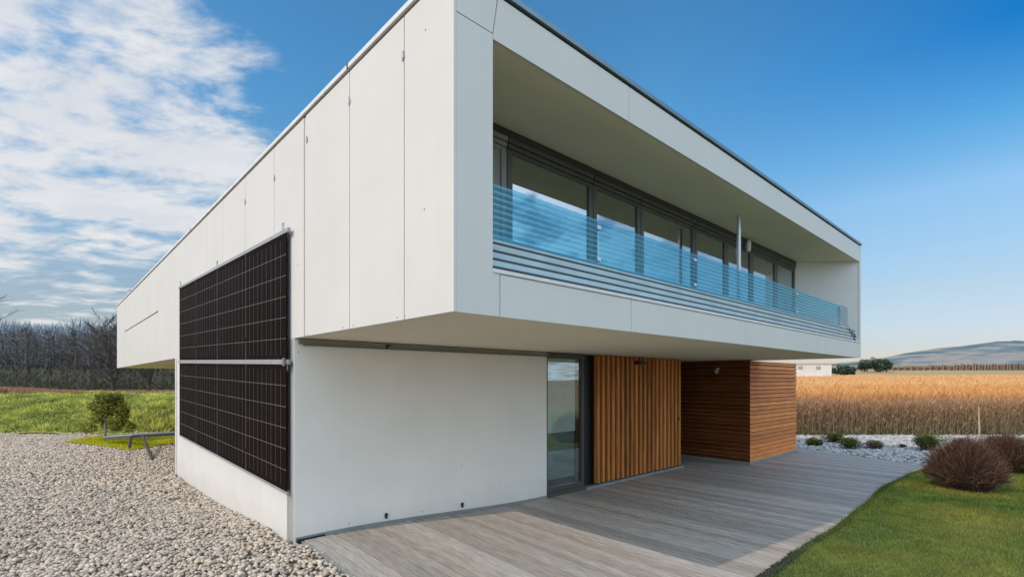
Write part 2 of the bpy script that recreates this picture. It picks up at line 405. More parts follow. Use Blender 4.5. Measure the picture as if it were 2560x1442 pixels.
pe = np.array([W(a_, b_) for a_, b_ in zip(uu, ee)]); P = np.concatenate([P, np.stack([pe[:, 0], pe[:, 1], hgt(pe[:, 0], pe[:, 1])], -1)])
h = np.concatenate([h, rng.uniform(.03, .10, ne)]); w = np.concatenate([w, rng.uniform(.005, .010, ne)])
c = np.concatenate([c, tints(ne, [(.13,.20,.03),(.20,.24,.05),(.09,.14,.025)])])
tag(link('lawn_grass', np_mesh('lawn_grass', *blades(P, h, w, c*.55, c*1.1, .8)), M['leaf']),
    'short green lawn grass in front of the deck', 'grass', kind='stuff')
# grassy bank behind the gravel
x, y = scatter(-46, -7, 22.7, 39, 130, lambda x, y: x > -1.25*y-3)
nz = vnoise(x, y, .55)+.6*vnoise(x, y, 1.7, 9)
h = rng.uniform(.08, .24, len(x))*(1+.9*np.clip(nz, -.6, 1)); w = rng.uniform(.05, .12, len(x))
t = np.clip(nz*1.0+.45, 0, 1)[:, None]
c = (np.array([.15,.20,.035])*(1-t)+np.array([.80,.78,.17])*t)*rng.uniform(.7, 1.3, (len(x), 1))
zz = hgt(x, y)+.16*vnoise(x, y, .35, 3.1)-.02
tag(link('bank_grass', np_mesh('bank_grass', *blades(np.stack([x, y, zz], -1), h, w, c*.55, c, 1.0)), M['leaf']),
    'rough yellow green grass covering the bank behind the gravel', 'grass', kind='stuff')
# dry reddish grass on top of the bank
def r_keep(x, y): return (x > -1.2*y-3) & (x < -.60*y)
x, y = scatter(-62, -20, 37, 46, 60, r_keep)
k = rng.uniform(size=len(x)) < np.clip(1.15-(x+.98*y)/16, .35, 1); x, y = x[k], y[k]
f = np.clip(1.0-(x+.98*y)/11, .42, 1)
h = rng.uniform(.3, .65, len(x))*f*(1+.3*vnoise(x, y, .3)); w = rng.uniform(.06, .14, len(x)); c = tints(len(x), [(.50,.26,.15),(.58,.34,.20),(.40,.20,.12)])
tag(link('dry_bank_grass', np_mesh('dry_bank_grass', *blades(np.stack([x, y, hgt(x, y)], -1), h, w, c*.6, c, .5)), M['leaf']),
    'tall reddish brown dry grass along the top of the bank', 'dry grass', kind='stuff')

# ---------------------------------------------------------------- dry crop field
def f_keep(x, y): return (x > .42*y) & (x < 1.3*y+4)
parts = []
def stalks(x, y, hs, nleaf, wl, front=False):
    P = np.stack([x, y, hgt(x, y)], -1); n = len(x)
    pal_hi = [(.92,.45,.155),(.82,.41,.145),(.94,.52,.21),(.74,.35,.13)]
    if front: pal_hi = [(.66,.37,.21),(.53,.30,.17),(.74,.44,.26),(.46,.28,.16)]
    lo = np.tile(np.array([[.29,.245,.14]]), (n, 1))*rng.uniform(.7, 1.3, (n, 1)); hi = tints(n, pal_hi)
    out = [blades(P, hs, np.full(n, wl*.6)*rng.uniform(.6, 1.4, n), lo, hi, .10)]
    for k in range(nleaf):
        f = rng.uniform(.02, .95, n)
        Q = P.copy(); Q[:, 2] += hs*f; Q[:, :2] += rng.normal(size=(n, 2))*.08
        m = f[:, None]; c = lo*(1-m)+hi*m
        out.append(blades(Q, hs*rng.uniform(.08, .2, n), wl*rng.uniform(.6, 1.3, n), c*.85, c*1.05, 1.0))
    return out
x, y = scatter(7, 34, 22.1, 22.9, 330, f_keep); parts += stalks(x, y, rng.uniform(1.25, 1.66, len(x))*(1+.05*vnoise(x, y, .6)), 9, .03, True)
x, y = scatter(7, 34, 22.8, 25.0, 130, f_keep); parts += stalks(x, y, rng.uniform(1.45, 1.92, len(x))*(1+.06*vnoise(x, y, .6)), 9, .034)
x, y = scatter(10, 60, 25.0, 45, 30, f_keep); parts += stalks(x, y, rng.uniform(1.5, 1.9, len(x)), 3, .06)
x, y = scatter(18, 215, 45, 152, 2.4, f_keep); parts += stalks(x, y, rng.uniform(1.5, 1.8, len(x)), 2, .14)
off = 0; VV = []; TT = []; CC = []
for v_, t_, c_ in parts: VV.append(v_); TT.append(t_+off); CC.append(c_); off += len(v_)
tag(link('dry_crop', np_mesh('dry_crop', np.concatenate(VV), np.concatenate(TT), np.concatenate(CC)), M['leaf']),
    'tall dried golden brown crop standing behind the pebble bed', 'crop', kind='stuff')
# the closed mass of leaves lower down in the stand
xs_ = np.concatenate([np.arange(8, 40, 1.0), np.arange(40, 260, 5.0)]); ys_ = np.concatenate([np.arange(23.6, 40, .8), np.arange(40, 156, 4)])
Xg, Yg = np.meshgrid(xs_, ys_); Zg = hgt(Xg, Yg)+1.45+rng.normal(size=Xg.shape)*.05; Zg[0] -= 1.4; nx = len(xs_)
i = np.arange(len(ys_)-1)[:, None]*nx+np.arange(nx-1)[None]; T = np.stack([i, i+1, i+nx+1, i+nx], -1).reshape(-1, 4)
V = np.stack([Xg, Yg, Zg], -1).reshape(-1, 3); cc = V[T].mean(1); T = T[f_keep(cc[:, 0], cc[:, 1])]
tag(link('crop_understorey', np_mesh('crop_understorey', V, T), M['crop'], None, True), 'dense lower leaves of the dried crop field', 'crop', kind='stuff')

# ---------------------------------------------------------------- deck
dk = MB(); bw = .142; u = .13; kx = 0
while u < 17.6:
    u1 = u+bw-.013; um = (u+u1)/2
    v0 = lawn_edge(um)+.03
    v1 = WV-.02 if um < 10.5 else (WV+1.95 if um < 12.2 else (2.40 if um < 16.2 else 3.2))
    if um > 12.19 and um < 16.05: v1 = 2.44
    if um > 15.6: v0 = max(v0, -1.1+(um-15.6)*2.35)
    if v1 > v0+.05:
        br = random.uniform(.76, 1.14); warm = random.uniform(-.04, .05); t = (br*(1+warm), br, br*(1-warm))
        segs = [v0+(v1-v0)*k/8 for k in range(9)]
        for k in range(8):
            q = []
            for zz_ in (-.02, .028):
                for (a_, b_) in ((u, segs[k]), (u1, segs[k]), (u1, segs[k+1]), (u, segs[k+1])):
                    xw, yw, _ = W(a_, b_); q.append((a_, b_, float(hgt(xw, yw))+zz_))
            dk.hexa(q, t)
    u += bw
deck = empty('deck', (NX, NY, 0), ROT); deck['kind'] = 'structure'
dk.build('boards', M['deck'], deck)
fm = MB()
for k in range(24):
    q = []
    a0, a1 = .14+k*.65, .14+(k+1)*.65
    for (a_, b_) in ((a0, -.9), (a1, -.9), (a1, WV+.5 if a1 < 12 else 3.0), (a0, WV+.5 if a0 < 12 else 3.0)):
        xw, yw, _ = W(a_, b_); q.append((a_, b_, float(hgt(xw, yw))-.022))
    fm.poly(q)
fm.build('subframe', M['gap'], deck)
# kerb profile at the left end of the deck
q = MB()
for k in range(10):
    c = []
    for zz_ in (-.05, .02):
        for (a_, b_) in ((.085, -1+k*.465), (.126, -1+k*.465), (.126, -1+(k+1)*.465), (.085, -1+(k+1)*.465)):
            xw, yw, _ = W(a_, b_); c.append((a_, b_, float(hgt(xw, yw))+zz_))
    q.hexa(c)
q.build('edge_profile', M['plinth'], deck)
# black edging between deck and lawn
n = 1300; uu = 2.2+13.6*rng.uniform(0, 1, n)**1.5; vv = np.array([lawn_edge(a_) for a_ in uu])+rng.normal(size=n)*.018
pp = np.array([W(a_, b_) for a_, b_ in zip(uu, vv)]); pp[:, 2] = hgt(pp[:, 0], pp[:, 1])+.012
a = lumps(pp, rng.uniform(.018, .034, n)*np.where(uu > 6.5, .55, np.where(uu < 5.2, 1.35, .9)), 1, np.ones((n, 3)), flat=(.8, 1.2), rough=.2)
es = np.linspace(2.0, 16, 141); ev_ = []; et_ = []
for a_ in es:
    for d_, h_ in ((-.016, -.03), (-.012, .018), (.012, .018), (.016, -.03)):
        x_, y_, _ = W(a_, lawn_edge(a_)+d_); ev_.append((x_, y_, float(hgt(x_, y_))+h_))
for k in range(140):
    for j in range(3):
        b0 = k*4+j; et_ += [(b0, b0+1, b0+5), (b0, b0+5, b0+4)]
a = (np.concatenate([np.array(ev_), a[0]]), np.concatenate([np.array(et_), a[1]+len(ev_)]), np.concatenate([np.ones((len(ev_), 3)), a[2]]))
tag(link('lawn_edging', np_mesh('lawn_edging', *a), M['edging']), 'jagged black edging strip between wooden deck and lawn', 'edging')

# ---------------------------------------------------------------- the house
H = empty('modern_house', (NX, NY, 0), ROT)
tag(H, 'white modern house with cantilevered upper storey, balcony and larch cladding', 'house')
ZC = EZ+3.045; ZP = EZ+1.01                               # balcony ceiling, top of balcony parapet
# side cladding plates, with real joints
seams = [0, .79, 1.96, 3.25, 3.31, 4.49, 5.96, 7.43, 8.73, 10.2, 11.75, 13.3, 15.0, 16.7, 18.2, 19.7, 21.4, 23.7, 25.2, LEN_V]
for i in range(len(seams)-1):
    a, b = seams[i], seams[i+1]; g0 = .0065 if i else .0; g1 = .0065
    if abs(b-a) < .08:
        box('cover_strip', M['white'], H, .006, .03, a+.010, b-.010, ZS+.01, ZR-.07); continue
    if a >= 14.9 and b <= 23.8:
        box('cladding_panel', M['white'], H, 0, .03, a+g0, b-g1, ZS, 4.29, bevel=.003)
        box('cladding_panel', M['white'], H, .002, .03, a+g0, b-g1, 4.33, ZR-.06, bevel=.003)
    else:
        box('cladding_panel', M['white'], H, 0, .03, a+g0, b-g1, ZS, ZR-.06, bevel=.003)
box('wall_core', M['gap'], H, .034, .30, .034, LEN_V-.01, ZS+.012, ZR-.09)
box('back_wall', M['white'], H, .31, LEN_U-.01, LEN_V-.3, LEN_V, ZS+.012, ZR-.09)
# front plates
UO0 = .431; UO1 = 12.86; ZSM = EZ+3.09
def plate(pts, name='front_panel'):
    m = MB(); q = [(p[0], .0, p[1]) for p in pts]; r = [(p[0], .03, p[1]) for p in pts]
    n = len(q); b = len(m.v); m.v += q+r; m.t += [(1,1,1)]*(2*n)
    m.f.append(tuple(range(n))); m.f.append(tuple(reversed(range(n, 2*n))))
    for i in range(n): m.f.append((i, n+i, n+(i+1) % n, (i+1) % n))
    return m.build(name, M['white'], H)
gp = .005
plate([(.0302, ZS), (UO0+.085-gp, ZS), (UO0+.085-gp, ZP-.02), (UO0, ZP-.02), (UO0, ZSM-gp), (.0302, ZSM-gp)])
plate([(.0302, ZSM+gp), (UO0-.004, ZSM+gp), (UO0+.055, ZR-.06), (.0302, ZR-.06)])
bs = [UO0+.085, on_v(1578, 800)[0], on_v(1865, 800)[0], on_v(2063, 880)[0], LEN_U]
for i in range(4): plate([(bs[i]+gp, ZS), (bs[i+1]-gp, ZS), (bs[i+1]-gp, ZP-.055), (bs[i]+gp, ZP-.055)])
ts = [UO0, on_v(1572, 200)[0], on_v(1868, 450)[0], LEN_U]
for i in range(3):
    if i == 0: plate([(UO0+.006, ZC), (ts[1]-.003, ZC), (ts[1]-.003, ZR-.06), (UO0+.067, ZR-.06), (UO0+.006, ZSM+.005)])
    else: plate([(ts[i]+.003, ZC), (ts[i+1]-.003, ZC), (ts[i+1]-.003, ZR-.06), (ts[i]+.003, ZR-.06)])
plate([(UO1, ZP-.05), (LEN_U, ZP-.05), (LEN_U, ZC-.006), (UO1, ZC-.006)])
box('corner_post', M['white'], H, .31, UO0-.001, .0335, 1.30, ZS+.013, ZC+.02)
box('roof_slab', M['soffit'], H, .305, LEN_U-.003, .0345, LEN_V-.305, ZC+.002, ZR-.095)
box('floor_slab', M['soffit'], H, .0315, LEN_U-.002, .0315, LEN_V-.002, ZS+.006, ZS+.12)
box('parapet', M['white'], H, UO0+.004, LEN_U-.004, .0335, .26, ZS+.122, ZP-.058)
box('sill', M['cope'], H, UO0+.002, UO1-.004, -.012, .27, ZP-.048, ZP-.012, bevel=.004)
# right end: splayed inner wall of the balcony
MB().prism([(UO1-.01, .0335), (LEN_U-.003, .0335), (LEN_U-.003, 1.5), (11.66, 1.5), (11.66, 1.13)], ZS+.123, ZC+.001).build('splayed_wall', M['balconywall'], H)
box('end_wall', M['white'], H, LEN_U-.28, LEN_U-.004, 1.502, LEN_V-.305, ZS+.123, ZC+.0015)
box('balcony_floor', M['deck'], H, UO0, 12.5, .262, 1.2, ZS+.122, ZS+.2)
# roof edge: shadow joint and metal coping
box('roof_joint', M['dark'], H, .012, LEN_U-.012, .012, LEN_V-.012, ZR-.094, ZR-.032)
q = MB(); q.box(-.022, .35, -.0, LEN_V+.02, ZR-.031, ZR+.022); q.build('side_coping', M['cope'], H, bevel=.004)
q = MB(); q.box(-.0205, LEN_U+.022, -.024, .33, ZR-.029, ZR+.024); q.build('front_coping', M['copeteal'], H, bevel=.004)
box('roof', M['plinth'], H, .351, LEN_U, .331, LEN_V, ZR-.03, ZR+.005)
for px in (873, 478, 330):
    v, _ = on_u(px, 300); box('coping_joint', M['dark'], H, -.028, -.02, v-.012, v+.012, ZR-.035, ZR+.026)
# facade anchors and screws
def bracket(px, py):
    v, z = on_u(px, py); m = MB()
    m.box(-.010, .0, v-.018, v+.004, z-.045, z+.045); m.tube([(-.012, v-.028, z-.03), (-.014, v-.028, z+.02)], .006, 6); m.box(-.014, 0, v-.03, v-.02, z-.008, z+.004)
    m.build('facade_anchor', M['alu'], H)
for p_ in ((1007, 142), (873, 254), (767, 350), (686, 446), (613, 505)): bracket(*p_)
def dot(px, py, plane='u', r=.009):
    m = MB()
    if plane == 'u':
        v, z = on_u(px, py); m.tube([(.001, v, z), (-.004, v, z)], r, 8)
    elif plane == 'v':
        uu_, z = on_v(px, py); m.tube([(uu_, .001, z), (uu_, -.004, z)], r, 8)
    else:
        uu_, z = on_v(px, py, WV); m.tube([(uu_, WV+.001, z), (uu_, WV-.004, z)], r, 8)
    m.build('screw', M['alu'], H)
for p_ in ((1064, 75), (1061, 523), (993, 793), (1012, 790), (884, 814), (857, 818), (745, 662), (770, 836)): dot(*p_)
for p_ in ((746, 880), (872, 1307), (1055, 1277), (1154, 1163), (1252, 1208), (1250, 888), (1360, 894)): dot(*p_, plane='w', r=.011)

# window wall of the balcony (plane v = 1.13)
WB = 1.13; ZF = ZS+.2; ZTOP = ZC-.002
box('window_header', M['dark'], H, UO0+.002, 11.655, WB-.03, WB+.10, ZTOP-.085, ZTOP, )
edges = [on_v(p, 600, WB)[0] for p in (1236, 1268, 1483, 1602, 1738, 1817, 1880, 1941, 1989)]
edges[0] = UO0+.003; edges[-1] = 11.655
for i in range(len(edges)-1):
    a, b = edges[i]+.008, edges[i+1]-.008; zt = ZTOP-.088; hb = .17
    m = MB(); fw = .085 if b-a > .5 else .06
    zt2 = zt-hb
    m.box(a, b, WB-.03, WB+.06, zt2+.11, zt); m.box(a, b, WB-.01, WB+.06, zt2+.05, zt2+.105); m.box(a, b, WB+.01, WB+.06, zt2, zt2+.048)
    m.box(a, a+fw, WB, WB+.06, ZF+.08, zt2-.002); m.box(b-fw, b, WB, WB+.06, ZF+.08, zt2-.002)
    m.box(a, b, WB, WB+.06, ZF, ZF+.078)
    w_ = m.build('window', M['frame2'] if i == 0 else M['frame'], H, bevel=.004)
    if i == 0:
        box('shutter_panel', M['frame2'], w_, a+fw+.001, b-fw-.001, WB+.02, WB+.05, ZF+.079, zt2-.001)
    else:
        box('pane', M['pane'], w_, a+fw+.001, b-fw-.001, WB+.025, WB+.033, ZF+.079, zt2-.001)
    box('mullion', M['dark'], H, edges[i+1]-.0075, edges[i+1]+.0075, WB+.01, WB+.08, ZF, ZTOP-.086)
# rooms behind
box('room_back', M['interior'], H, .31, LEN_U-.29, 3.2, 3.3, ZS+.121, ZC+.001)
def curtain(u0, u1, z0, z1, v, m='curtain'):
    q = MB(); n = max(8, int((u1-u0)/.03)); pts = [(u0+(u1-u0)*k/n, v+.025*math.sin(k*1.25)) for k in range(n+1)]
    for k in range(n): q.poly([(pts[k][0], pts[k][1], z0), (pts[k+1][0], pts[k+1][1], z0), (pts[k+1][0], pts[k+1][1], z1), (pts[k][0], pts[k][1], z1)])
    return q.build('curtain', M[m], H, smooth=True)
for i, (f0, f1) in ((2, (.62, 1.0)), (3, (.70, 1.0)), (4, (.62, 1.0)), (6, (.1, .8)), (7, (.55, 1.))):
    a, b = edges[i], edges[i+1]
    curtain(a+(b-a)*f0, a+(b-a)*f1, ZF, ZTOP-.2, WB+.22)
# balcony column
cu, cz = on_v(1847, 600, .57); cu = on_v(1847, 540, .57)[0]
q = MB().tube([(cu, .57, ZS+.2), (cu, .57, ZC)], .036, 14); q.box(cu-.07, cu+.07, .50, .64, ZS+.201, ZS+.215)
q.build('balcony_column', M['steel'], H, smooth=False)
# railing: ribbed blue glass above, light slats with dark gaps below
RV = .085
rl = MB()
for k in range(4):
    z = EZ+1.035+k*.073
    rl.box(UO0+.003, UO1-.012, RV-.008, RV+.012, z-.012, z+.012)
rail = rl.build('balcony_railing', M['dark'], H)
sl = MB()
for k in range(4):
    z = EZ+1.0475+k*.073
    sl.hexa([(UO0+.004, RV+.0, z), (UO1-.014, RV+.0, z), (UO1-.014, RV+.012, z), (UO0+.004, RV+.012, z),
             (UO0+.004, RV-.014, z+.048), (UO1-.014, RV-.014, z+.048), (UO1-.014, RV-.002, z+.048), (UO0+.004, RV-.002, z+.048)])
sl.build('slats', M['railslat'], rail)
zg0, zg1 = EZ+1.285, EZ+1.80; ge = on_v(2100, 760, RV)[0]
joints = [UO0+.006, on_v(1494, 600, RV)[0], on_v(1735, 700, RV)[0], on_v(1990, 780, RV)[0], ge]
for i in range(4):
    g = MB(); nr = 9; dz = (zg1-zg0)/nr
    a, b = joints[i]+.003, joints[i+1]-.003
    prof = []
    for k in range(nr):
        for j in range(4):
            t = j/4; prof.append((RV-.016*math.sin(math.pi*t)-.003, zg0+(k+t)*dz))
    prof.append((RV-.003, zg1))
    for k in range(len(prof)-1):
        g.poly([(a, prof[k][0], prof[k][1]), (b, prof[k][0], prof[k][1]), (b, prof[k+1][0], prof[k+1][1]), (a, prof[k+1][0], prof[k+1][1])])
    g.build('glass_panel', M['blueglass'], rail, smooth=False)
for ju in joints[1:]:
    for zz_ in (zg0+.07, zg1-.09):
        MB().box(ju-.03, ju+.03, RV-.028, RV+.012, zz_-.022, zz_+.022).build('glass_clamp', M['steel'], rail, bevel=.004)
    MB().box(ju-.013, ju+.013, RV+.014, RV+.04, ZP-.01, zg1-.03).build('glass_post', M['dark'], rail)
box('end_screen', M['endglass'], rail, ge+.004, on_v(2118, 760, RV)[0], RV-.008, RV, zg0, zg1+.0)
MB().tube([(on_v(1855, 660, RV)[0], RV+.04, ZP-.01), (on_v(1855, 660, RV)[0], RV+.04, EZ+1.93)], .013, 8).build('railing_post', M['steel'], rail)
e0 = on_v(2118, 760, RV)[0]
MB().tube([(e0, RV, zg0+.0), (UO1-.02, RV-.02, ZP+.0)], .012, 6).tube([(e0, RV, zg0+.05), (UO1-.02, RV-.02, ZP+.1)], .012, 6).build('rail_brace', M['dark'], rail)

# lower storey: side and front walls
ZB = -.7; V_END = on_u(441, 1000)[0]
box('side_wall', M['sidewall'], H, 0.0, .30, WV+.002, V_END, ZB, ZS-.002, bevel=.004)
q = MB()
for px in (650,): 
    v, _ = on_u(px, 1200); q.box(-.0008, .001, v-.002, v+.002, 0, ZS-.01)
q.build('wall_joint', M['gaplight'], H)
box('end_trim', M['cope'], H, -.025, .05, V_END-.10, V_END+.03, ZB, ZS-.003)
u1 = on_v(1367, 1000, WV)[0]; u2 = on_v(1458, 1000, WV)[0]; u3 = on_v(1489, 1000, WV)[0]; u4 = on_v(1702, 1000, WV)[0]
box('front_wall', M['render'], H, .0, u1, WV, WV+.28, ZB, ZS-.0025, bevel=.004)
q = MB(); q.box(.05, u1+.01, WV-.05, WV-.003, ZS-.075, ZS-.02); q.box(.12, u1+.0, WV-.03, WV-.003, ZS-.095, ZS-.078)
q.build('ceiling_trim', M['frame2'], H)
m = MB()
for k in range(14):
    a0, a1 = .02+(u1-.02)*k/14, .02+(u1-.02)*(k+1)/14; c = []
    for zz_ in (.0, .075):
        for (a_, b_) in ((a0, WV-.022), (a1, WV-.022), (a1, WV-.003), (a0, WV-.003)):
            xw, yw, _ = W(a_, WV); c.append((a_, b_, float(hgt(xw, yw))+zz_-(0 if zz_ else .05)))
    m.hexa(c)
m.build('plinth', M['plinth'], H)
box('plinth_vent', M['black'], H, .03, .42, WV-.036, WV-.023, -.02, .052)
xw, yw, _ = W(u1, WV); zg = float(hgt(xw, yw))
# tall window by the wall
m = MB(); zt = ZS-.10; zb = zg+.05
m.box(u1+.002, u2, WV-.04, WV+.06, ZS-.115, ZS-.004); m.box(u1+.002, u1+.03, WV+.0, WV+.06, zb+.17, ZS-.117)
m.box(u2-.065, u2, WV-.02, WV+.06, zb+.17, ZS-.117); m.box(u1+.002, u2, WV-.02, WV+.06, zb+.07, zb+.168); 
m.box(u1+.0, u2+.02, WV-.045, WV+.07, zb-.1, zb+.068)
pw = m.build('window', M['frame'], H, bevel=.003)
box('pane', M['pane_low'], pw, u1+.031, u2-.066, WV+.025, WV+.033, zb+.169, ZS-.118)
box('inner_frame', mat('red_brown_wood', (.16,.055,.03), .5), pw, u2-.19, u2-.10, WV+.06, WV+.12, zb+.169, ZS-.118)
box('roller_blind', M['blind'], H, u1+.031, u2-.195, WV+.07, WV+.075, zb+1.28, ZS-.119)
box('reflection_board', M['fieldrefl'], H, u1+.031, u2-.195, WV+.09, WV+.095, zb+.30, zb+1.279)  # board behind the lower glass, coloured as the reflected field
box('room_side', M['interior'], H, u1+.0, u3+.1, WV+1.2, WV+1.3, ZB, ZS)
box('room_floor', M['plinth'], H, u1, u3, WV+.28, WV+1.2, zb-.1, zb+.06)
# slat screen
box('door_recess', M['black'], H, u2+.002, u3+.2, WV+.12, WV+.2, ZB, ZS-.003)
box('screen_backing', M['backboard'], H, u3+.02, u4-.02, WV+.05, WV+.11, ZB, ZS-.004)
m = MB(); ns = 20; pitch = (u4-u3)/ns
for k in range(ns):
    a = u3+k*pitch; t = random.uniform(.72, 1.22); zz_ = float(hgt(*W(a, WV)[:2]))
    m.box(a, a+pitch*.46, WV-.055, WV+.048, zz_+.10, ZS-.005, (t, t*random.uniform(.94, 1.05), t))
m.build('slat_screen', M['slat'], H, bevel=.005)
m = MB(); m.box(u2+.02, u4+.02, WV-.09, WV+.05, -.3, float(hgt(*W(u4, WV)[:2]))+.075); m.build('threshold', M['plinth'], H)
box('door_knob', M['black'], H, u4-.26, u4-.20, WV-.08, WV-.056, 1.15, 1.21)
# timber block at the end
bu0, bu1, bv0, bv1 = 12.19, 16.0, 2.462, 5.9
cA = ground(1876, 1162); cB = ground(1992, 1134)
u_, v_ = to_uv(cA[0], cA[1])
m = MB(); nb = 24; zlo = -.09; zhi = ZS-.008; dzb = (zhi-zlo)/nb
for k in range(nb):
    z0 = zlo+k*dzb; t = random.uniform(.82, 1.14); tt = (t, t*random.uniform(.95, 1.05), t)
    m.hexa([(bu0, bv0, z0), (bu1, bv0, z0), (bu1, bv1, z0), (bu0, bv1, z0),
            (bu0+.026, bv0+.026, z0+dzb-.019), (bu1-.016, bv0+.026, z0+dzb-.019), (bu1-.016, bv1-.016, z0+dzb-.019), (bu0+.016, bv1-.016, z0+dzb-.019)], tt)
m.build('timber_block', M['board'], H)
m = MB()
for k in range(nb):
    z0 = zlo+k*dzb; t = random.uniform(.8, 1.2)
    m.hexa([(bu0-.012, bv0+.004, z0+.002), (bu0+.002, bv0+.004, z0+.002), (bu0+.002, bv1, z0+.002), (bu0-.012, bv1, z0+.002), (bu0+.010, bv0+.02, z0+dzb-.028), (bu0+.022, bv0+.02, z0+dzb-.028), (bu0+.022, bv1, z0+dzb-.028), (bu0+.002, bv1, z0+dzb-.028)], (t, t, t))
m.build('shaded_side_boards', M['boardshade'], H)  # left face of the block, its shade put into a darker colour
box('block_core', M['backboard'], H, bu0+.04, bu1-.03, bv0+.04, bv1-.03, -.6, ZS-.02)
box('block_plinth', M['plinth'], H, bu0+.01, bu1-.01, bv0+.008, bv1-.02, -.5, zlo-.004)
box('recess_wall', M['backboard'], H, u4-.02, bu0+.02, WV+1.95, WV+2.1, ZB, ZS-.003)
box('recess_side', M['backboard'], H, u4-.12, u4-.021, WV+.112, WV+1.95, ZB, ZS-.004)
box('rear_wall', M['render'], H, .302, 12.0, V_END-.3, V_END-.001, ZB, ZS-.004)

# ---------------------------------------------------------------- fittings on the house
def fitting(name, label, cat, u, v, z): return tag(empty(name, W(u, v, z), ROT), label, cat)
for px, py, lab in ((965, 1288, 'small dark oval wall socket low on the white wall, nearer the corner'), (1155, 1261, 'small dark oval wall socket low on the white wall, nearer the glass door')):
    uu_, z = on_v(px, py, WV); t = fitting('wall_socket', lab, 'socket', uu_, WV, z); t['group'] = 'wall sockets near the deck'
    MB().tube([(0, -.002, 0), (0, -.03, 0)], .0, 4)
    q = MB(); n = 14; ring = [(.026*math.cos(6.283*k/n), .045*math.sin(6.283*k/n)) for k in range(n)]
    q.f.append(tuple(range(n))); q.v += [(a_, -.028, b_) for a_, b_ in ring]+[(a_, -.002, b_) for a_, b_ in ring]; q.t += [(1,1,1)]*(2*n)
    for k in range(n): q.f.append((k, n+k, n+(k+1) % n, (k+1) % n))
    q.build('housing', M['black'], t)
    box('cover_flap', M['alu'], t, .004, .02, -.034, -.0285, -.03, .01)
uu_, z = on_v(966, 866, WV)
t = fitting('hook', 'small dark bracket hanging from the trim under the overhang', 'bracket', uu_, WV-.05, z)
MB().box(-.03, .03, -.03, .0, .0, .03).build('clamp', M['black'], t); MB().box(-.035, -.012, -.025, -.004, -.04, -.001).build('hanger', M['black'], t)
uu_, z = on_v(1592, 908, WV)
t = fitting('wall_lamp', 'dark flat lamp mounted at the top of the vertical slat screen', 'lamp', uu_, WV-.055, z)
MB().tube([(0, -.10, -.03), (0, -.10, .02), (0, -.10, .05)], [.13, .12, .05], 16).build('shade', M['frame'], t); MB().box(-.2, .16, -.03, -.001, -.03, .05).build('bracket', M['black'], t)
a_, b_ = ray(1795, 925); # lamp on the left face of the timber block
vv_ = 0; 
for v__ in np.linspace(2.5, 5, 400):
    p_ = W(bu0, v__)
    if p_[0]/p_[1] < a_: vv_ = v__; break
zz_ = EZ+b_*W(bu0, vv_)[1]
t = fitting('wall_lamp', 'small white lamp on the shaded side of the timber block', 'lamp', bu0, vv_, zz_)
q = MB().tube([(0, 0, -.05), (-.09, 0, -.06), (-.11, 0, -.02)], [.02, .045, .05], 10); q.build('shade', M['lampwhite'], t); MB().box(-.03, -.001, -.04, .04, -.0, .07).build('bracket', M['lampwhite'], t)
uu_, z = on_v(1861, 615, WB)
t = fitting('wall_lamp', 'small white lamp high on the balcony window frames by the column', 'lamp', uu_, WB-.03, z)
MB().tube([(0, -.06, .10), (0, -.06, .04), (0, -.06, -.13)], [.035, .05, .04], 10).build('shade', M['lampwhite'], t); MB().box(-.03, .03, -.06, -.0, -.05, .02).build('bracket', M['alu'], t)
uu_, z = on_u(318, 738)
t = tag(empty('roof_vent', W(.12, 23.0, ZR+.02), ROT), 'tiny vent pipe standing on the far end of the roof edge', 'vent')
MB().tube([(0, 0, 0), (0, 0, .22)], .03, 8).build('pipe', M['alu'], t); MB().tube([(0, 0, .22), (0, 0, .26)], .06, 8).build('cap', M['alu'], t)

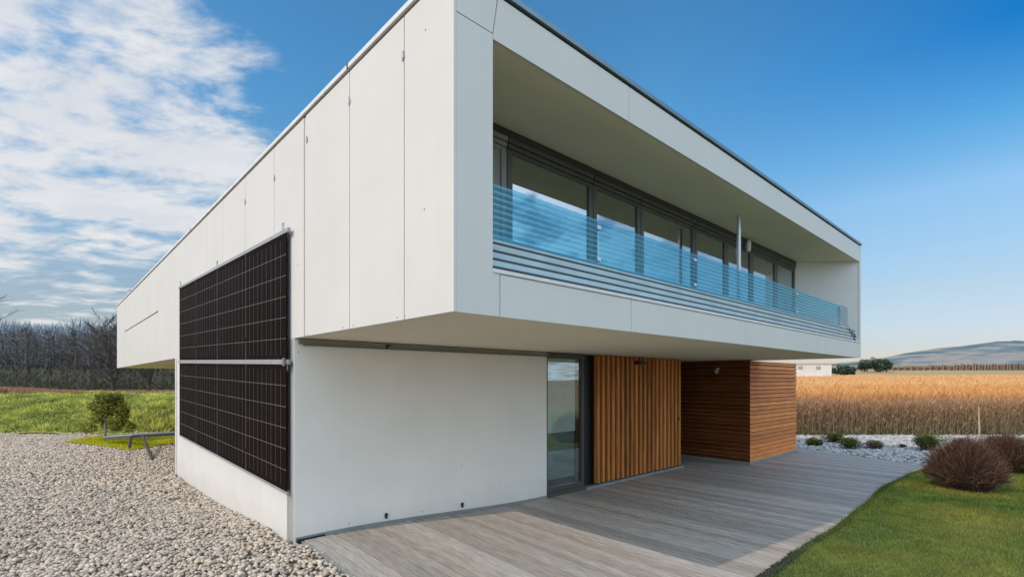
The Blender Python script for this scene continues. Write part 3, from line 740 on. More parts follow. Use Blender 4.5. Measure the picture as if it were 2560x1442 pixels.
# ---------------------------------------------------------------- solar panels on the side wall
PU = -.065
def pv(px, py): return on_u(px, py, PU)
vR, zRT = pv(715, 583); _, zRB = pv(715, 1228); vL, zLT = pv(449, 722); _, zLB = pv(449, 1086)
_, zRm1 = pv(715, 898); _, zLm1 = pv(449, 899.5); _, zRm2 = pv(715, 911); _, zLm2 = pv(449, 908)
vS = pv(543, 700)[0]
def lerp(a, b, t): return a+(b-a)*t
def zat(v, zr, zl): return lerp(zr, zl, (v-vR)/(vL-vR))
def solar(va, vb, top, bot, label):
    vc = (va+vb)/2; zc = (zat(vc, *top)+zat(vc, *bot))/2
    t = tag(empty('solar_panel', W(PU, vc, zc), ROT), label, 'solar panel', 'solar panels on the side wall')
    def pt(d, fv, fz):          # d: distance in front of the sheet
        v = lerp(va, vb, fv); return (-d, v-vc, lerp(zat(v, *top), zat(v, *bot), fz)-zc)
    def strip(m, d0, d1, f0, f1, g0, g1):
        m.hexa([pt(d1, f0, g1), pt(d0, f0, g1), pt(d0, f1, g1), pt(d1, f1, g1), pt(d1, f0, g0), pt(d0, f0, g0), pt(d0, f1, g0), pt(d1, f1, g0)])
    m = MB(); strip(m, -.012, .0, 0, 1, 0, 1); m.build('cell_sheet', M['cell'], t)
    m = MB(); wv = (vb-va); hh = abs(zat(va, *top)-zat(va, *bot))
    lw = .004/wv; lh = .006/hh
    for k in range(1, 6):
        strip(m, 0, .002, .012, .988, k/6-lh/2, k/6+lh/2)
    for half in range(2):
        for k in range(1, 9):
            f = half*.5+k/18; strip(m, .0, .0016, f-lw/2, f+lw/2, .04, .965)
            for r in range(1, 6): strip(m, .0, .0024, f-lw*1.5, f+lw*1.5, r/6-lh*1.2, r/6+lh*1.2)
    for r in range(1, 6): strip(m, 0, .003, .004, .004+.018/wv, r/6-lh*1.6, r/6+lh*1.6)
    m.build('contact_grid', M['cellline'], t)
    m = MB(); strip(m, .0, .003, .5-lw*1.1, .5+lw*1.1, .0, .80); strip(m, .0, .003, .5-lw*1.6, .5+lw*1.6, .84, 1.0); m.build('centre_joint', M['cellline'], t)
    m = MB(); e = .006/wv
    strip(m, -.012, .001, -e, -.0002, 0, 1); m.build('edge_frame', M['cell'], t)
    m = MB(); strip(m, -.014, .003, 1.0002, 1+e, 0, 1); m.build('edge_frame', M['alu'], t)
    return t
T1 = (zRT, zLT); T2 = (zRm1, zLm1); B1 = (zRm2, zLm2); B2 = (zRB, zLB)
solar(vR, vS-.008, T1, T2, 'black solar panel of the top row, nearer the house corner')
solar(vS+.008, vL, T1, T2, 'black solar panel of the top row, at the far side')
solar(vR, vS-.008, B1, B2, 'black solar panel of the bottom row, nearer the house corner')
solar(vS+.008, vL, B1, B2, 'black solar panel of the bottom row, at the far side')
def railbar(zr0, zr1, zl0, zl1, d0, d1, ex, label, hooks=None, name='mounting_rail'):
    va, vb = vR-ex, vL+ex*.8; vc = (va+vb)/2; zc = zat(vc, (zr0+zr1)/2, (zl0+zl1)/2)
    t = tag(empty(name, W(PU, vc, zc), ROT), label, 'rail', 'mounting rails of the solar panels')
    def p(d, v, a, b): return (-d, v-vc, zat(v, a, b)-zc)
    MB().hexa([p(d1, va, zr0, zl0), p(d0, va, zr0, zl0), p(d0, vb, zr0, zl0), p(d1, vb, zr0, zl0), p(d1, va, zr1, zl1), p(d0, va, zr1, zl1), p(d0, vb, zr1, zl1), p(d1, vb, zr1, zl1)]).build('bar', M['alu'], t, bevel=.004)
    for v in (vR+.08, vS, vL-.08):
        MB().box(.015, .0635, v-vc-.03, v-vc+.03, zat(v, zr0, zl0)-zc+.003, zat(v, zr1, zl1)-zc-.003).build('standoff', M['alu'], t)
    return t, vc, zc
hR, hL = pv(715, 572)[1], pv(449, 716.5)[1]
t, vc, zc = railbar(zRT+.002, hR, zLT+.002, hL, -.03, .014, .10, 'grey top mounting rail with hooks above the solar panels')
for v in (vR+.12, vS, vL-.12):
    z = zat(v, hR, hL)-zc; m = MB()
    m.tube([(.0, v-vc-.03, z), (.0, v-vc-.03, z+.10), (.0, v-vc+.03, z+.10), (.0, v-vc+.03, z)], .007, 6); m.build('hook', M['alu'], t)
t, vc, zc = railbar(zRm2+.002, zRm1-.002, zLm2+.002, zLm1-.002, -.03, .014, .09, 'grey middle mounting rail between the two rows of solar panels')
m = MB(); v = vR-.02; z = zat(v, (zRm1+zRm2)/2, (zLm1+zLm2)/2)-zc; m.box(-.045, -.031, v-vc-.035, v-vc+.035, z-.055, z+.055); m.tube([(-.02, v-vc-.10, z-.02), (-.02, v-vc-.10, z-.12)], .009, 6)
m.build('clamp', M['cellline'], t)
t, vc, zc = railbar(zRB-.035, zRB-.002, zLB-.035, zLB-.002, -.02, .004, .03, 'thin grey bottom mounting rail below the solar panels')

# ---------------------------------------------------------------- vegetation
def twig_mass(P0, P1, w0, w1, c0, c1):
    """flat tapering twigs from P0 to P1 as quads turned at random"""
    n = len(P0); d = P1-P0; r = rng.normal(size=(n, 3)); s = np.cross(d, r); s /= (np.linalg.norm(s, axis=1, keepdims=True)+1e-9)
    V = np.stack([P0-s*w0[:, None], P0+s*w0[:, None], P1+s*w1[:, None], P1-s*w1[:, None]], 1).reshape(-1, 3)
    T = np.arange(4*n).reshape(-1, 4); C = np.stack([c0, c0, c1, c1], 1).reshape(-1, 3)
    return V, T, C
def merge(L):
    off = 0; a, b, c = [], [], []
    for v, t, k in L: a.append(v); b.append(t+off); c.append(k); off += len(v)
    return np.concatenate(a), np.concatenate(b), np.concatenate(c)
def branch_tree(name, height, label, cat, crown_from=.35, spread_=.22, nb=34, ntw=700, pal=((.19,.185,.18),(.25,.24,.225),(.16,.16,.16)), trunk_r=.13, mtrunk='barkfar', leafy=0, lpal=None, fork=1, tw=.02, lean=0.0):
    t = empty(name)
    tag(t, label, cat)
    m = MB(); ends = []
    for f in range(fork):
        ang = f*6.283/fork+random.random(); sp = 0 if fork == 1 else spread_*height*.5
        pts = []; 
        for k in range(7):
            q = k/6; pts.append((math.cos(ang)*sp*q**1.2+random.uniform(-1, 1)*.012*height*q+lean*height*q*q, math.sin(ang)*sp*q**1.2+random.uniform(-1, 1)*.012*height*q, height*.96*q-.2*(k == 0)))
        m.tube(pts, [trunk_r*(1-.88*k/6)/(fork**.4) for k in range(7)], 6)
        for k in range(max(3, nb//fork)):
            q = random.uniform(crown_from, .97); i = min(5, int(q*6)); w = q*6-i
            b0 = Vector(pts[i]).lerp(Vector(pts[i+1]), w); an = random.uniform(0, 6.283)
            ln = spread_*height*(1.15-.75*abs(q-.6))*random.uniform(.5, 1.15)*(1.3-q*.7)
            el = random.uniform(.35, 1.1)
            d = Vector((math.cos(an)*math.cos(el), math.sin(an)*math.cos(el), math.sin(el)))*ln
            mid = b0+d*.5+Vector((0, 0, .03*ln)); e = b0+d+Vector((0, 0, .1*ln))
            m.tube([b0, mid, e], [trunk_r*.28*(1.2-q), trunk_r*.17*(1.2-q), trunk_r*.05], 4, cap=False)
            ends.append((b0, mid, e, ln))
    m.build('trunk', M[mtrunk], t)
    P0 = []; P1 = []
    for k in range(ntw):
        b0, mid, e, ln = random.choice(ends); s = mid.lerp(e, random.random()) if random.random() < .8 else b0.lerp(mid, random.random())
        dd = (e-b0).normalized()+Vector((random.gauss(0, .55), random.gauss(0, .55), random.gauss(.25, .4)))
        l2 = random.uniform(.12, .38)*max(ln, .1*height)*.8
        P0.append(s); P1.append(s+dd*l2)
    P0 = np.array([p[:] for p in P0]); P1 = np.array([p[:] for p in P1]); c = tints(len(P0), pal)
    L = [twig_mass(P0, P1, np.full(len(P0), tw), np.full(len(P0), tw*.35), c, c)]
    link('crown', np_mesh('crown', *merge(L)), M['twig'], t)
    return t
# winter wood beyond the bank
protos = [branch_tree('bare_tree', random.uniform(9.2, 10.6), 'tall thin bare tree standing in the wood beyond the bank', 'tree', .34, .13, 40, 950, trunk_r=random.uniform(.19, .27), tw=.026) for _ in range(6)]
first = [True]*6
rows = ((62, 24, 1.9, 1.0), (67, 28, 1.8, 1.05), (73, 34, 1.7, 1.12), (79, 36, 1.7, 1.2))
ti = 0
for Yr, n, dx, sc in rows:
    for k in range(n):
        j = ti % 6; ti += 1
        o = protos[j] if first[j] else copy_tree(protos[j]); first[j] = False
        xx = -1.1*Yr+k*dx+random.uniform(-.8, .8); yy = Yr+random.uniform(-2, 2)
        o.location = (xx, yy, float(hgt(xx, yy))-.1); o.rotation_euler = (random.uniform(-.03, .03), random.uniform(-.03, .03), random.uniform(0, 6.28))
        s = sc*random.uniform(.84, 1.04); o.scale = (s*1.1, s*1.1, s*.80)
        o['group'] = 'bare trees of the wood'
# far thicket closing the wood, and low brush at its foot
n = 44000; x = rng.uniform(-100, -30, n); y = rng.uniform(80, 88, n); q = rng.uniform(0, 1, n)
z = hgt(x, y)+q*9.4*(1+.12*vnoise(x, y*0, .22))
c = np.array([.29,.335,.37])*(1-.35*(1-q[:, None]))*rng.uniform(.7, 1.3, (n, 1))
P0 = np.stack([x, y, z], -1); P1 = P0+np.stack([rng.normal(size=n)*.35, rng.normal(size=n)*.2, rng.uniform(.5, 1.7, n)], -1)
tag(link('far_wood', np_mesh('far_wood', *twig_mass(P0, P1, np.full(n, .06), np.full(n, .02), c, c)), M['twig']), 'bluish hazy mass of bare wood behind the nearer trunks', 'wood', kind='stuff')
n = 16000; x = rng.uniform(-84, -24, n); y = rng.uniform(56, 66, n); q = rng.uniform(0, 1, n)**1.8
z = hgt(x, y)+q*2.2*(1+.5*vnoise(x, y*.3, .3))
c = tints(n, [(.13,.135,.08),(.11,.105,.075),(.17,.14,.11),(.11,.135,.07)])*(.7+.5*q[:, None])
P0 = np.stack([x, y, z], -1); P1 = P0+np.stack([rng.normal(size=n)*.3, rng.normal(size=n)*.3, rng.uniform(.15, .7, n)], -1)
tag(link('undergrowth', np_mesh('undergrowth', *twig_mass(P0, P1, np.full(n, .03), np.full(n, .012), c, c)), M['twig']), 'brownish green undergrowth along the foot of the wood', 'undergrowth', kind='stuff')
def place(o, px, Y):
    xx = (px-CX)/F*Y; o.location = (xx, Y, float(hgt(xx, Y))-.05); return o
dkp = ((.12,.105,.09),(.16,.14,.12),(.09,.08,.075))
o = branch_tree('bare_tree', 7.2, 'dark spreading bare tree beside the far corner of the house', 'tree', .12, .42, 60, 1700, dkp, .2, 'bark', fork=3, tw=.016); place(o, 283, 50)
o = branch_tree('bare_tree', 6.8, 'dark spreading bare tree seen below the far overhang', 'tree', .1, .45, 60, 1500, dkp, .2, 'bark', fork=4, tw=.016); place(o, 372, 50)
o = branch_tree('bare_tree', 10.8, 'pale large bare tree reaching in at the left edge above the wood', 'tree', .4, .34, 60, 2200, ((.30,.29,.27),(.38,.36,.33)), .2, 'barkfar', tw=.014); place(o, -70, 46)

# leafy trees and shrubs: leaf quads spread through an irregular volume
def leaf_cloud(n, blobs, size, pal, dark=.45, flat=1.0):
    cen = np.array([b[:3] for b in blobs]); rad = np.array([b[3] for b in blobs])
    w = rad**2/np.sum(rad**2); j = rng.choice(len(blobs), n, p=w)
    d = rng.normal(size=(n, 3)); d /= np.linalg.norm(d, axis=1, keepdims=True)
    rr = rng.uniform(.25, 1, n)**.45
    P = cen[j]+d*(rad[j]*rr)[:, None]*np.array([1, 1, flat])
    a = rng.normal(size=(n, 3)); a /= np.linalg.norm(a, axis=1, keepdims=True); b = np.cross(a, rng.normal(size=(n, 3))); b /= np.linalg.norm(b, axis=1, keepdims=True)
    s = size*rng.uniform(.6, 1.3, n)[:, None]
    V = np.stack([P-a*s, P+b*s*.6, P+a*s, P-b*s*.6], 1).reshape(-1, 3); T = np.arange(4*n).reshape(-1, 4)
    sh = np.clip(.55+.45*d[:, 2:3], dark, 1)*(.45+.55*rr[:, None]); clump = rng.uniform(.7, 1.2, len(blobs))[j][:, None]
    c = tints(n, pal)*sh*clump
    return V, T, np.repeat(c, 4, 0)
def blob_set(n, rx, ry, rz, r0, r1, zc):
    out = []
    for _ in range(n):
        d = Vector((random.gauss(0, 1), random.gauss(0, 1), random.gauss(0, 1))).normalized()*random.uniform(.35, .95)
        out.append((d.x*rx, d.y*ry, zc+d.z*rz, random.uniform(r0, r1)))
    return out
# young tree on the gravel
gx, gy, gz = ground(262, 1105)
t = tag(empty('young_tree', (gx, gy, gz)), 'small leafy green tree with thin pale trunk on the gravel before the bank', 'tree')
q = MB().tube([(0, 0, -.1), (.02, 0, .6), (-.02, .03, 1.3), (.1, 0, 1.9)], [.05, .045, .035, .015], 8)
tr = q.build('trunk', mat('pale_bark', (.33,.29,.25), .9), t, smooth=True)
for k in range(9):
    an = k*2.4; z0 = .5+.13*k; 
    MB().tube([(0, .01, z0), (.35*math.cos(an), .35*math.sin(an), z0+.2), (.62*math.cos(an), .62*math.sin(an), z0+.42)], [.02, .013, .005], 5, cap=False).build('limb', M['bark'], tr)
bl = []
for _ in range(38):
    zz_ = random.uniform(0, 1); wid = 1.12*(1.0-.68*zz_-.5*max(0, .15-zz_)); an = random.uniform(0, 6.283); r_ = wid*random.uniform(.3, .9)
    bl.append((r_*math.cos(an)+.14-.06*zz_, r_*math.sin(an)*.8, .52+zz_*1.32, random.uniform(.16, .30)))
link('crown', np_mesh('crown', *leaf_cloud(7000, bl, .044, [(.34,.37,.06),(.52,.48,.08),(.22,.28,.045),(.58,.48,.10)], .6)), M['leaf'], t)
# lawn wedge below it
pts = [ground(*p) for p in ((158, 1106), (240, 1114), (322, 1126), (380, 1118), (450, 1106), (450, 1084), (352, 1087), (252, 1090))]
m = MB(); m.poly([(p[0], p[1], p[2]+.035) for p in pts]); lp = m.build('lawn_patch', mat('bright_turf', (.60,.56,.02), .95, (.42,.44,.018), 2.5), None); lp['kind'] = 'structure'
poly = np.array([(p[0], p[1]) for p in pts])
def inpoly(x, y):
    ins = np.zeros(len(x), bool); n = len(poly); j = n-1
    for i in range(n):
        xi, yi = poly[i]; xj, yj = poly[j]
        c = ((yi > y) != (yj > y)) & (x < (xj-xi)*(y-yi)/(yj-yi+1e-9)+xi); ins ^= c; j = i
    return ins
x, y = scatter(poly[:, 0].min(), poly[:, 0].max(), poly[:, 1].min(), poly[:, 1].max(), 700, inpoly)
c = tints(len(x), [(.62,.60,.02),(.75,.62,.03),(.46,.52,.018)])
tag(link('patch_grass', np_mesh('patch_grass', *blades(np.stack([x, y, hgt(x, y)+.03], -1), rng.uniform(.03, .08, len(x)), rng.uniform(.015, .03, len(x)), c*.7, c, .6)), M['leaf']), 'bright yellow green grass of the small wedge around the young tree', 'grass', kind='stuff')
# low timber bench
ga = ground(324, 1124); gb = ground(382, 1150)
t = tag(empty('timber_bench', ga), 'low weathered plank on two dark legs standing on the gravel', 'bench')
def off(px, py, Y): return ((px-CX)/F*Y-ga[0], Y-ga[1], EZ+(HZ-py)/F*Y-ga[2])
Yb = ga[1]+.35
A = off(258, 1091, Yb+1.2); B = off(330, 1085.5, Yb+.2); C_ = off(452, 1079, Yb+.9)
q = MB()
for (a_, b_) in ((A, B), (B, C_)):
    a_, b_ = Vector(a_), Vector(b_); s = Vector((0, .30, 0)); h_ = Vector((0, 0, .03))
    q.hexa([a_-h_, b_-h_, b_+s-h_, a_+s-h_, a_+h_*.2, b_+h_*.2, b_+s+h_*.2, a_+s+h_*.2])
q.build('plank', mat('weathered_plank', (.36,.35,.33), .7), t)
q = MB()
for (a_, b_) in ((A, B), (B, C_)):
    a_, b_ = Vector(a_)+Vector((0, .01, -.032)), Vector(b_)+Vector((0, .01, -.032)); s = Vector((0, .06, 0)); h_ = Vector((0, 0, .09))
    q.hexa([a_-h_, b_-h_, b_+s-h_, a_+s-h_, a_, b_, b_+s, a_+s])
q.build('apron', mat('blue_grey_timber', (.07,.085,.09), .7), t)
MB().tube([off(327, 1092, Yb-.02), off(323, 1125, ga[1])], .05, 6).build('leg', M['bark'], t)
MB().tube([off(357, 1090, Yb-.02), off(381, 1149, gb[1])], .05, 6).build('leg', M['bark'], t)

# brown twiggy shrubs on the lawn
def twig_shrub(px, Y, rad, hh, label, n=3300):
    xx = (px-CX)/F*Y; t = tag(empty('twiggy_shrub', (xx, Y, float(hgt(xx, Y)))), label, 'shrub', 'brown twiggy shrubs on the lawn')
    an = rng.uniform(0, 6.283, n); q = rng.uniform(0, 1, n)**.6; lo = rng.uniform(0, 1, n)
    th = q*1.42                                   # angle from vertical
    wob = 1+.10*np.sin(an*3+1)+.07*np.sin(an*5)+rng.normal(size=n)*.05
    end = np.stack([np.sin(th)*np.cos(an)*rad*wob, np.sin(th)*np.sin(an)*rad*wob, np.cos(th)**.75*hh*wob*.97+.03], -1)
    r0 = rng.uniform(.05, .62, n)
    st = end*r0[:, None]; st[:, 2] = end[:, 2]*r0*.35*rng.uniform(0, 1, n)
    mid = st*.45+end*.55+rng.normal(size=(n, 3))*.045; mid[:, 2] = np.maximum(mid[:, 2]*1.08, .01)
    c1 = tints(n, [(.16,.080,.052),(.11,.055,.038),(.26,.145,.095),(.075,.048,.036)]); c0 = tints(n, [(.075,.055,.04),(.11,.08,.055)])
    w = rng.uniform(.004, .0075, n)
    top = end+rng.normal(size=(n, 3))*.03
    L = [twig_mass(st, mid, w, w*.8, c0, (c0+c1)/2), twig_mass(mid, top, w*.8, w*.3, (c0+c1)/2, c1)]
    for k in range(2):
        m2 = mid*.4+top*.6; e2 = m2+(top-mid)*.5+rng.normal(size=(n, 3))*.07
        L.append(twig_mass(m2, e2, w*.6, w*.25, c1*.85, c1))
    link('twigs', np_mesh('twigs', *merge(L)), M['twig'], t)
    m = MB()
    for k in range(9):
        a_ = k*.7; m.tube([(.05*math.cos(a_), .05*math.sin(a_), -.03), (.3*rad*math.cos(a_), .3*rad*math.sin(a_), hh*.5)], [.018, .008], 5)
    m.build('stems', M['bark'], t); return t
twig_shrub(2416, 11.2, .70, .98, 'larger nearer brown twiggy dome shrub at the edge of the lawn')
twig_shrub(2512, 13.4, .66, .88, 'brown twiggy dome shrub behind the larger one')
# low evergreens on the pebbles
ev = [(.15,.19,.025),(.24,.27,.035),(.09,.125,.018),(.34,.33,.05)]
br = [(.40,.27,.16),(.30,.20,.11),(.48,.36,.22)]
def low_shrub(px, py, wpx, hpx, pal, label, n=3200):
    gx, gy, gz = ground(px, py); s = gy/F; r = wpx*1.05*s/2; hh = hpx*1.25*s
    t = tag(empty('low_shrub', (gx, gy, gz)), label, 'shrub', 'low shrubs on the pebble bed')
    bl = [(max(-.6, min(.6, random.gauss(0, .30)))*r, random.gauss(0, .25)*r, hh*random.uniform(.30, .58), random.uniform(.42, .6)*min(r, hh)) for _ in range(16)]
    link('foliage', np_mesh('foliage', *leaf_cloud(n, bl, .019, pal, .35, .85)), M['leaf'], t)
    m = MB()
    for k in range(4): m.tube([(0, 0, -.02), (.4*r*math.cos(k*1.6), .4*r*math.sin(k*1.6), hh*.45)], [.015, .006], 5)
    m.build('stems', M['bark'], t)
low_shrub(2034, 1114, 44, 17, ev, 'flat green shrub nearest the timber block on the pebbles')
low_shrub(2084, 1107, 50, 24, ev, 'olive green shrub farthest back of the three by the timber block')
low_shrub(2122, 1123, 56, 30, ev, 'dark green shrub on the pebbles in front of the olive one')
low_shrub(2183, 1122, 44, 20, br, 'brownish withered low shrub in the middle of the pebble bed')
low_shrub(2257, 1119, 18, 9, ev, 'tiny green tuft on the pebbles left of the largest evergreen', 500)
low_shrub(2320, 1127, 78, 42, ev, 'largest rounded dark evergreen shrub on the pebble bed', 6000)
low_shrub(2403, 1122, 62, 26, [(.24,.12,.09),(.18,.09,.07)], 'low reddish shrub just behind the big twiggy shrub')
# stick in front of the crop
gx, gy, gz = ground(2449, 1092); 
t = MB().tube([(0, 0, -.1), (-.02, 0, .6), (-.045, .0, 1.33)], [.034, .03, .02], 7).build('stick', M['stick'], None); t.location = (gx, gy, gz)
tag(t, 'single pale bare stick upright in front of the dry crop', 'stick')

# ---------------------------------------------------------------- far right: shed, trees, vines, hills
def at(px, py, Y): return ((px-CX)/F*Y, Y, EZ+(HZ-py)/F*Y)
Ys = 140; a0 = at(1978, 938, Ys); a1 = at(2079, 905, Ys)
t = tag(empty('white_shed', (a0[0], Ys, float(hgt(a0[0], Ys)))), 'low white shed beyond the crop field beside the timber block', 'shed')
zz0 = 0; zt = a1[2]-float(hgt(a0[0], Ys)); L_ = a1[0]-a0[0]
MB().box(0, L_, 0, 8, -1, zt-.35).build('wall', mat('shed_white', (.72,.72,.70), .7, (.62,.62,.6), .4), t)
MB().box(-.3, L_+.3, -.4, 8.4, zt-.34, zt).build('roof', mat('shed_roof', (.62,.63,.63), .5), t)
for k in range(2):
    f = MB().box(2+k*5, 3.2+k*5, -.06, -.003, zt-2.0, zt-1.1).build('window', M['frame2'], t)
    MB().box(2.12+k*5, 3.08+k*5, -.075, -.062, zt-1.9, zt-1.2).build('pane', mat('shed_glass', (.35,.38,.40), .2), f)
tg = [((.12,.185,.13),(.16,.22,.14),(.10,.155,.12)), ]
for k, (px, wpx, hpx, lab) in enumerate(((2168, 36, 20, 'dark green tree of the far clump, beside the house corner'), (2192, 34, 25, 'dark green tree in the middle of the far clump'), (2216, 30, 21, 'dark green tree at the open end of the far clump'), (2110, 60, 6, 'low dark bush seen under the overhang past the shed'))):
    Yt = 190 if k < 3 else 165; s = Yt/F; xx = (px-CX)/F*Yt; zb = float(hgt(xx, Yt)); ztop = EZ+(HZ-(914-hpx))/F*Yt; hh = ztop-zb
    t = tag(empty('evergreen_tree', (xx, Yt, zb)), lab, 'tree', 'distant dark trees before the hills')
    MB().tube([(0, 0, -.3), (0, 0, hh*.6)], [.25, .1], 6).build('trunk', M['bark'], t)
    link('crown', np_mesh('crown', *leaf_cloud(2600, blob_set(26, wpx*s*.55, wpx*s*.5, hh*.34, hh*.14, hh*.24, hh*.45), .28, tg[0], .55)), M['leaf'], t)
# vines in rows
proto = empty('vine_row'); tag(proto, 'brown bare vine row running up the far field before the hills', 'vines', 'vine rows on the far field')
m = MB()
for k in range(5): m.tube([(0, k*4, -.3), (0, k*4, 2.7)], .07, 5)
m.build('posts', M['stick'], proto)
n = 420; yy = rng.uniform(0, 18, n); zz = rng.uniform(.2, 2.3, n); P0 = np.stack([rng.normal(size=n)*.3, yy, zz], -1); P1 = P0+rng.normal(size=(n, 3))*np.array([.3, .5, .5])
c = tints(n, [(.20,.115,.085),(.15,.095,.08),(.26,.165,.12)])
link('vines', np_mesh('vines', *twig_mass(P0, P1, np.full(n, .07), np.full(n, .04), c, c)), M['twig'], proto)
for k in range(30):
    o = proto if k == 0 else copy_tree(proto)
    Yv = 205+random.uniform(-2, 2)+k*.25; xx = (2215+k*16-CX)/F*Yv; o.location = (xx, Yv, float(hgt(xx, Yv))); s = random.uniform(.85, 1.1)*(.55+.45*min(1, k/14)); o.scale = (1, 1, s)
    o.rotation_euler = (0, 0, -.75)
# hills on the horizon
def hill(name, Y0, prof, depth, seed):
    xs_ = np.linspace(prof[0][0], prof[-1][0], 160); pz = np.interp(xs_, [p[0] for p in prof], [p[1] for p in prof])
    V = []; rows_ = 14
    for r_ in range(rows_):
        f = r_/(rows_-1)
        for k, xx in enumerate(xs_):
            px = xx; Y_ = Y0+depth*f; s = math.sin(f*math.pi/2)
            Xw = (px-CX)/F*Y_; z = EZ+(HZ-(HZ-pz[k]*s))/F*Y_ if False else 5+(pz[k]*Y_/F)*s
            z += 7*mnoise.noise((Xw*.006, Y_*.004, seed))*s+2.5*mnoise.noise((Xw*.03, Y_*.02, seed))*s
            V.append((Xw, Y_, z))
    n = len(xs_); i = np.arange(rows_-1)[:, None]*n+np.arange(n-1)[None]
    T = np.stack([i, i+1, i+n+1, i+n], -1).reshape(-1, 4)
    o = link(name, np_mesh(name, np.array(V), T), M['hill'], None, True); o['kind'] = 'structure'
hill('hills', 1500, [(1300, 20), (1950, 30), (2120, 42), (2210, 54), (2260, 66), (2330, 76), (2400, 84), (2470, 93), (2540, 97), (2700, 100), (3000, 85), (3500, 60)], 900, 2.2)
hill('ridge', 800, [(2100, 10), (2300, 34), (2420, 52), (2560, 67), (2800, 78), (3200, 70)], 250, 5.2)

# ---------------------------------------------------------------- light and sky
PHI, EL = R(6.5), R(38)
sh = Vector((-UX*math.cos(PHI)+VX*math.sin(PHI), -UY*math.cos(PHI)+VY*math.sin(PHI), 0))
S = Vector((sh.x*math.cos(EL), sh.y*math.cos(EL), math.sin(EL)))
sun = bpy.data.lights.new('Sun', 'SUN'); sun.energy = 2.0; sun.angle = R(.6); sun.color = (1, .83, .65)
so = bpy.data.objects.new('Sun', sun); col.objects.link(so); so.rotation_euler = S.to_track_quat('Z', 'Y').to_euler(); so.location = S*40
wd = bpy.data.worlds.new('World'); scene.world = wd; wd.use_nodes = True
nt = wd.node_tree; nt.nodes.clear(); L = nt.links.new
out = nt.nodes.new('ShaderNodeOutputWorld'); bg = nt.nodes.new('ShaderNodeBackground'); L(bg.outputs[0], out.inputs[0]); bg.inputs[1].default_value = .13
sky = nt.nodes.new('ShaderNodeTexSky'); sky.sky_type = 'NISHITA'; sky.sun_disc = False; sky.sun_elevation = EL; sky.sun_rotation = math.atan2(sh.x, sh.y)
sky.air_density = 1.0; sky.dust_density = .6; sky.ozone_density = 1.6
tc = nt.nodes.new('ShaderNodeTexCoord'); sx = nt.nodes.new('ShaderNodeSeparateXYZ'); L(tc.outputs['Generated'], sx.inputs[0])
def mth(op, a, b=None, c=None, clamp=False):
    n = nt.nodes.new('ShaderNodeMath'); n.operation = op; n.use_clamp = clamp
    for i, v in enumerate((a, b, c)):
        if v is None: continue
        if isinstance(v, (int, float)): n.inputs[i].default_value = v
        else: L(v, n.inputs[i])
    return n.outputs[0]
zc = mth('MAXIMUM', mth('ADD', sx.outputs['Z'], .10), .03)
px_ = mth('DIVIDE', sx.outputs['X'], zc); py_ = mth('DIVIDE', sx.outputs['Y'], zc)
cb = nt.nodes.new('ShaderNodeCombineXYZ'); L(px_, cb.inputs[0]); L(py_, cb.inputs[1])
mp = nt.nodes.new('ShaderNodeMapping'); mp.inputs['Rotation'].default_value = (0, 0, R(35)); mp.inputs['Scale'].default_value = (1.0, 1.5, 1); L(cb.outputs[0], mp.inputs[0])
nz = nt.nodes.new('ShaderNodeTexNoise'); nz.inputs['Scale'].default_value = 2.7; nz.inputs['Detail'].default_value = 10; nz.inputs['Roughness'].default_value = .60; nz.inputs['Distortion'].default_value = .2
L(mp.outputs[0], nz.inputs[0])
# clouds live in the western part of the sky
wx = mth('DIVIDE', sx.outputs['X'], mth('MAXIMUM', sx.outputs['Y'], .05))
el_ = mth('DIVIDE', sx.outputs['Z'], mth('MAXIMUM', sx.outputs['Y'], .05))
wc = mth('ADD', wx, mth('MULTIPLY_ADD', mth('MINIMUM', el_, 1.0), .55, -.27))
side = nt.nodes.new('ShaderNodeMapRange'); side.interpolation_type = 'SMOOTHSTEP'; side.inputs[1].default_value = -.30; side.inputs[2].default_value = -.66; L(wc, side.inputs[0])
low = nt.nodes.new('ShaderNodeMapRange'); low.interpolation_type = 'SMOOTHSTEP'; low.inputs[1].default_value = .16; low.inputs[2].default_value = .34; L(el_, low.inputs[0])
dens = mth('ADD', nz.outputs[0], mth('MULTIPLY_ADD', side.outputs[0], .36, -.275))
dens = mth('ADD', dens, mth('MULTIPLY_ADD', low.outputs[0], .17, -.17))
cl = nt.nodes.new('ShaderNodeMapRange'); cl.interpolation_type = 'SMOOTHSTEP'; cl.inputs[1].default_value = .38; cl.inputs[2].default_value = .62; L(dens, cl.inputs[0])
cf = mth('MULTIPLY', cl.outputs[0], .95)
def ramp(stops, src):
    r = nt.nodes.new('ShaderNodeValToRGB'); e = r.color_ramp.elements
    for i, (p, c) in enumerate(stops):
        k = e[i] if i < 2 else e.new(p); k.position = p
    for k, (p, c) in zip(sorted(e, key=lambda q: q.position), sorted(stops)): k.color = (c[0]/2, c[1]/2, c[2]/2, 1)
    L(src, r.inputs[0]); return r.outputs[0]
gr = ramp([(0, (.72,.62,.74)), (1, (.14,.92,1.26)), (.06, (.79,.68,.78)), (.14, (1.17,.92,.83)), (.28, (1.62,1.42,1.2)), (.36, (.8,1.3,1.28)), (.46, (.14,.93,1.26))], sx.outputs['Z'])
glf = ramp([(0, (.70,.62,.70)), (1, (1.0,1.45,1.42)), (.06, (.76,.68,.74)), (.14, (1.12,.92,.84)), (.28, (1.55,1.40,1.2)), (.46, (1.15,1.58,1.48))], sx.outputs['Z'])
azm = nt.nodes.new('ShaderNodeMapRange'); azm.inputs[1].default_value = .30; azm.inputs[2].default_value = 1.0; L(wx, azm.inputs[0])
gm = nt.nodes.new('ShaderNodeMix'); gm.data_type = 'RGBA'; L(azm.outputs[0], gm.inputs[0]); L(glf, gm.inputs[6]); L(gr, gm.inputs[7])
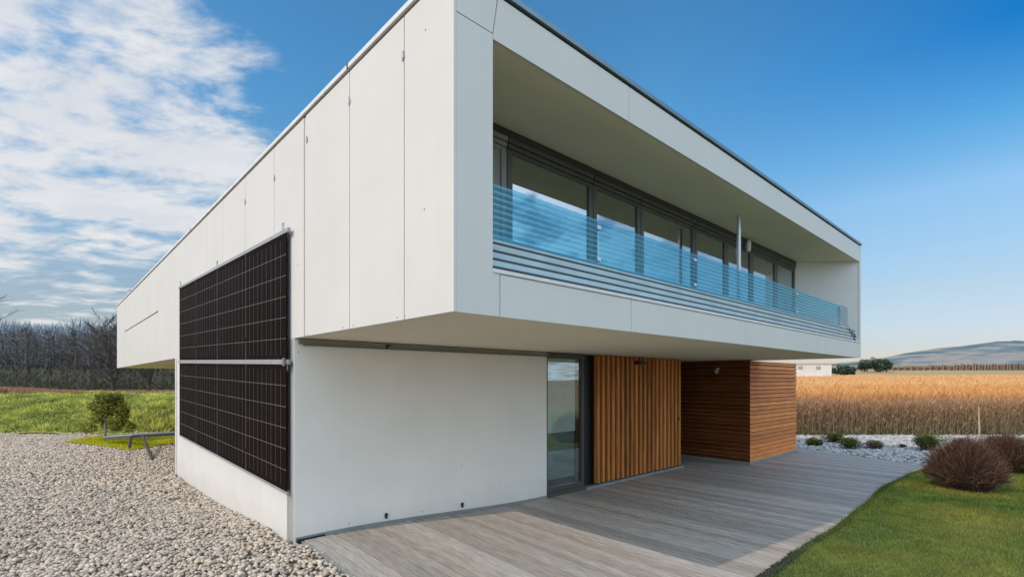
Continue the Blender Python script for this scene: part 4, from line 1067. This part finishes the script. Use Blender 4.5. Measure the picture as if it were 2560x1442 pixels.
vm = nt.nodes.new('ShaderNodeVectorMath'); vm.operation = 'MULTIPLY'; hs = nt.nodes.new('ShaderNodeHueSaturation'); hs.inputs['Saturation'].default_value = 1.25; L(sky.outputs[0], hs.inputs['Color']); L(hs.outputs[0], vm.inputs[0]); L(gm.outputs[2], vm.inputs[1])
v2 = nt.nodes.new('ShaderNodeVectorMath'); v2.operation = 'SCALE'; v2.inputs[3].default_value = 2.0; L(vm.outputs[0], v2.inputs[0]); graded = v2.outputs[0]
# cloud tone: thick parts a touch greyer
n3 = nt.nodes.new('ShaderNodeTexNoise'); n3.inputs['Scale'].default_value = 2.3; n3.inputs['Detail'].default_value = 6; L(mp.outputs[0], n3.inputs[0])
ccol = nt.nodes.new('ShaderNodeMix'); ccol.data_type = 'RGBA'; cm = nt.nodes.new('ShaderNodeMapRange'); cm.inputs[1].default_value = .38; cm.inputs[2].default_value = .62; L(n3.outputs[0], cm.inputs[0])
L(cm.outputs[0], ccol.inputs[0]); ccol.inputs[6].default_value = (5.5, 5.7, 6.1, 1); ccol.inputs[7].default_value = (6.5, 6.5, 6.5, 1)
mx = nt.nodes.new('ShaderNodeMix'); mx.data_type = 'RGBA'; L(cf, mx.inputs[0]); L(graded, mx.inputs[6]); L(ccol.outputs[2], mx.inputs[7])
# unseen bright cloud bank, added behind the camera to fill the shaded front
bk = nt.nodes.new('ShaderNodeMapRange'); bk.interpolation_type = 'SMOOTHSTEP'; bk.inputs[1].default_value = .42; bk.inputs[2].default_value = -.10; L(sx.outputs['Y'], bk.inputs[0])
bz = nt.nodes.new('ShaderNodeMapRange'); bz.interpolation_type = 'SMOOTHSTEP'; bz.inputs[1].default_value = .42; bz.inputs[2].default_value = .62; L(mth('ADD', nz.outputs[0], .06), bz.inputs[0])
mx2 = nt.nodes.new('ShaderNodeMix'); mx2.data_type = 'RGBA'; L(mth('MULTIPLY', bk.outputs[0], bz.outputs[0]), mx2.inputs[0]); L(mx.outputs[2], mx2.inputs[6]); mx2.inputs[7].default_value = (9.0, 11.4, 13.9, 1)
L(mx2.outputs[2], bg.inputs[0])

# ---------------------------------------------------------------- camera
cam = bpy.data.cameras.new('Camera'); co = bpy.data.objects.new('Camera', cam); col.objects.link(co)
co.location = (0, 0, EZ); co.rotation_euler = (R(90), 0, 0)
cam.sensor_fit = 'HORIZONTAL'; cam.sensor_width = 36; cam.lens = F/2560*36; cam.shift_y = (HZ-721)/2560
cam.clip_start = .05; cam.clip_end = 9000
scene.camera = co
scene.view_settings.view_transform = 'Standard'; scene.view_settings.look = 'None'; scene.view_settings.exposure = 0
scene.cycles.use_denoising = True; scene.cycles.max_bounces = 8; scene.cycles.transparent_max_bounces = 16
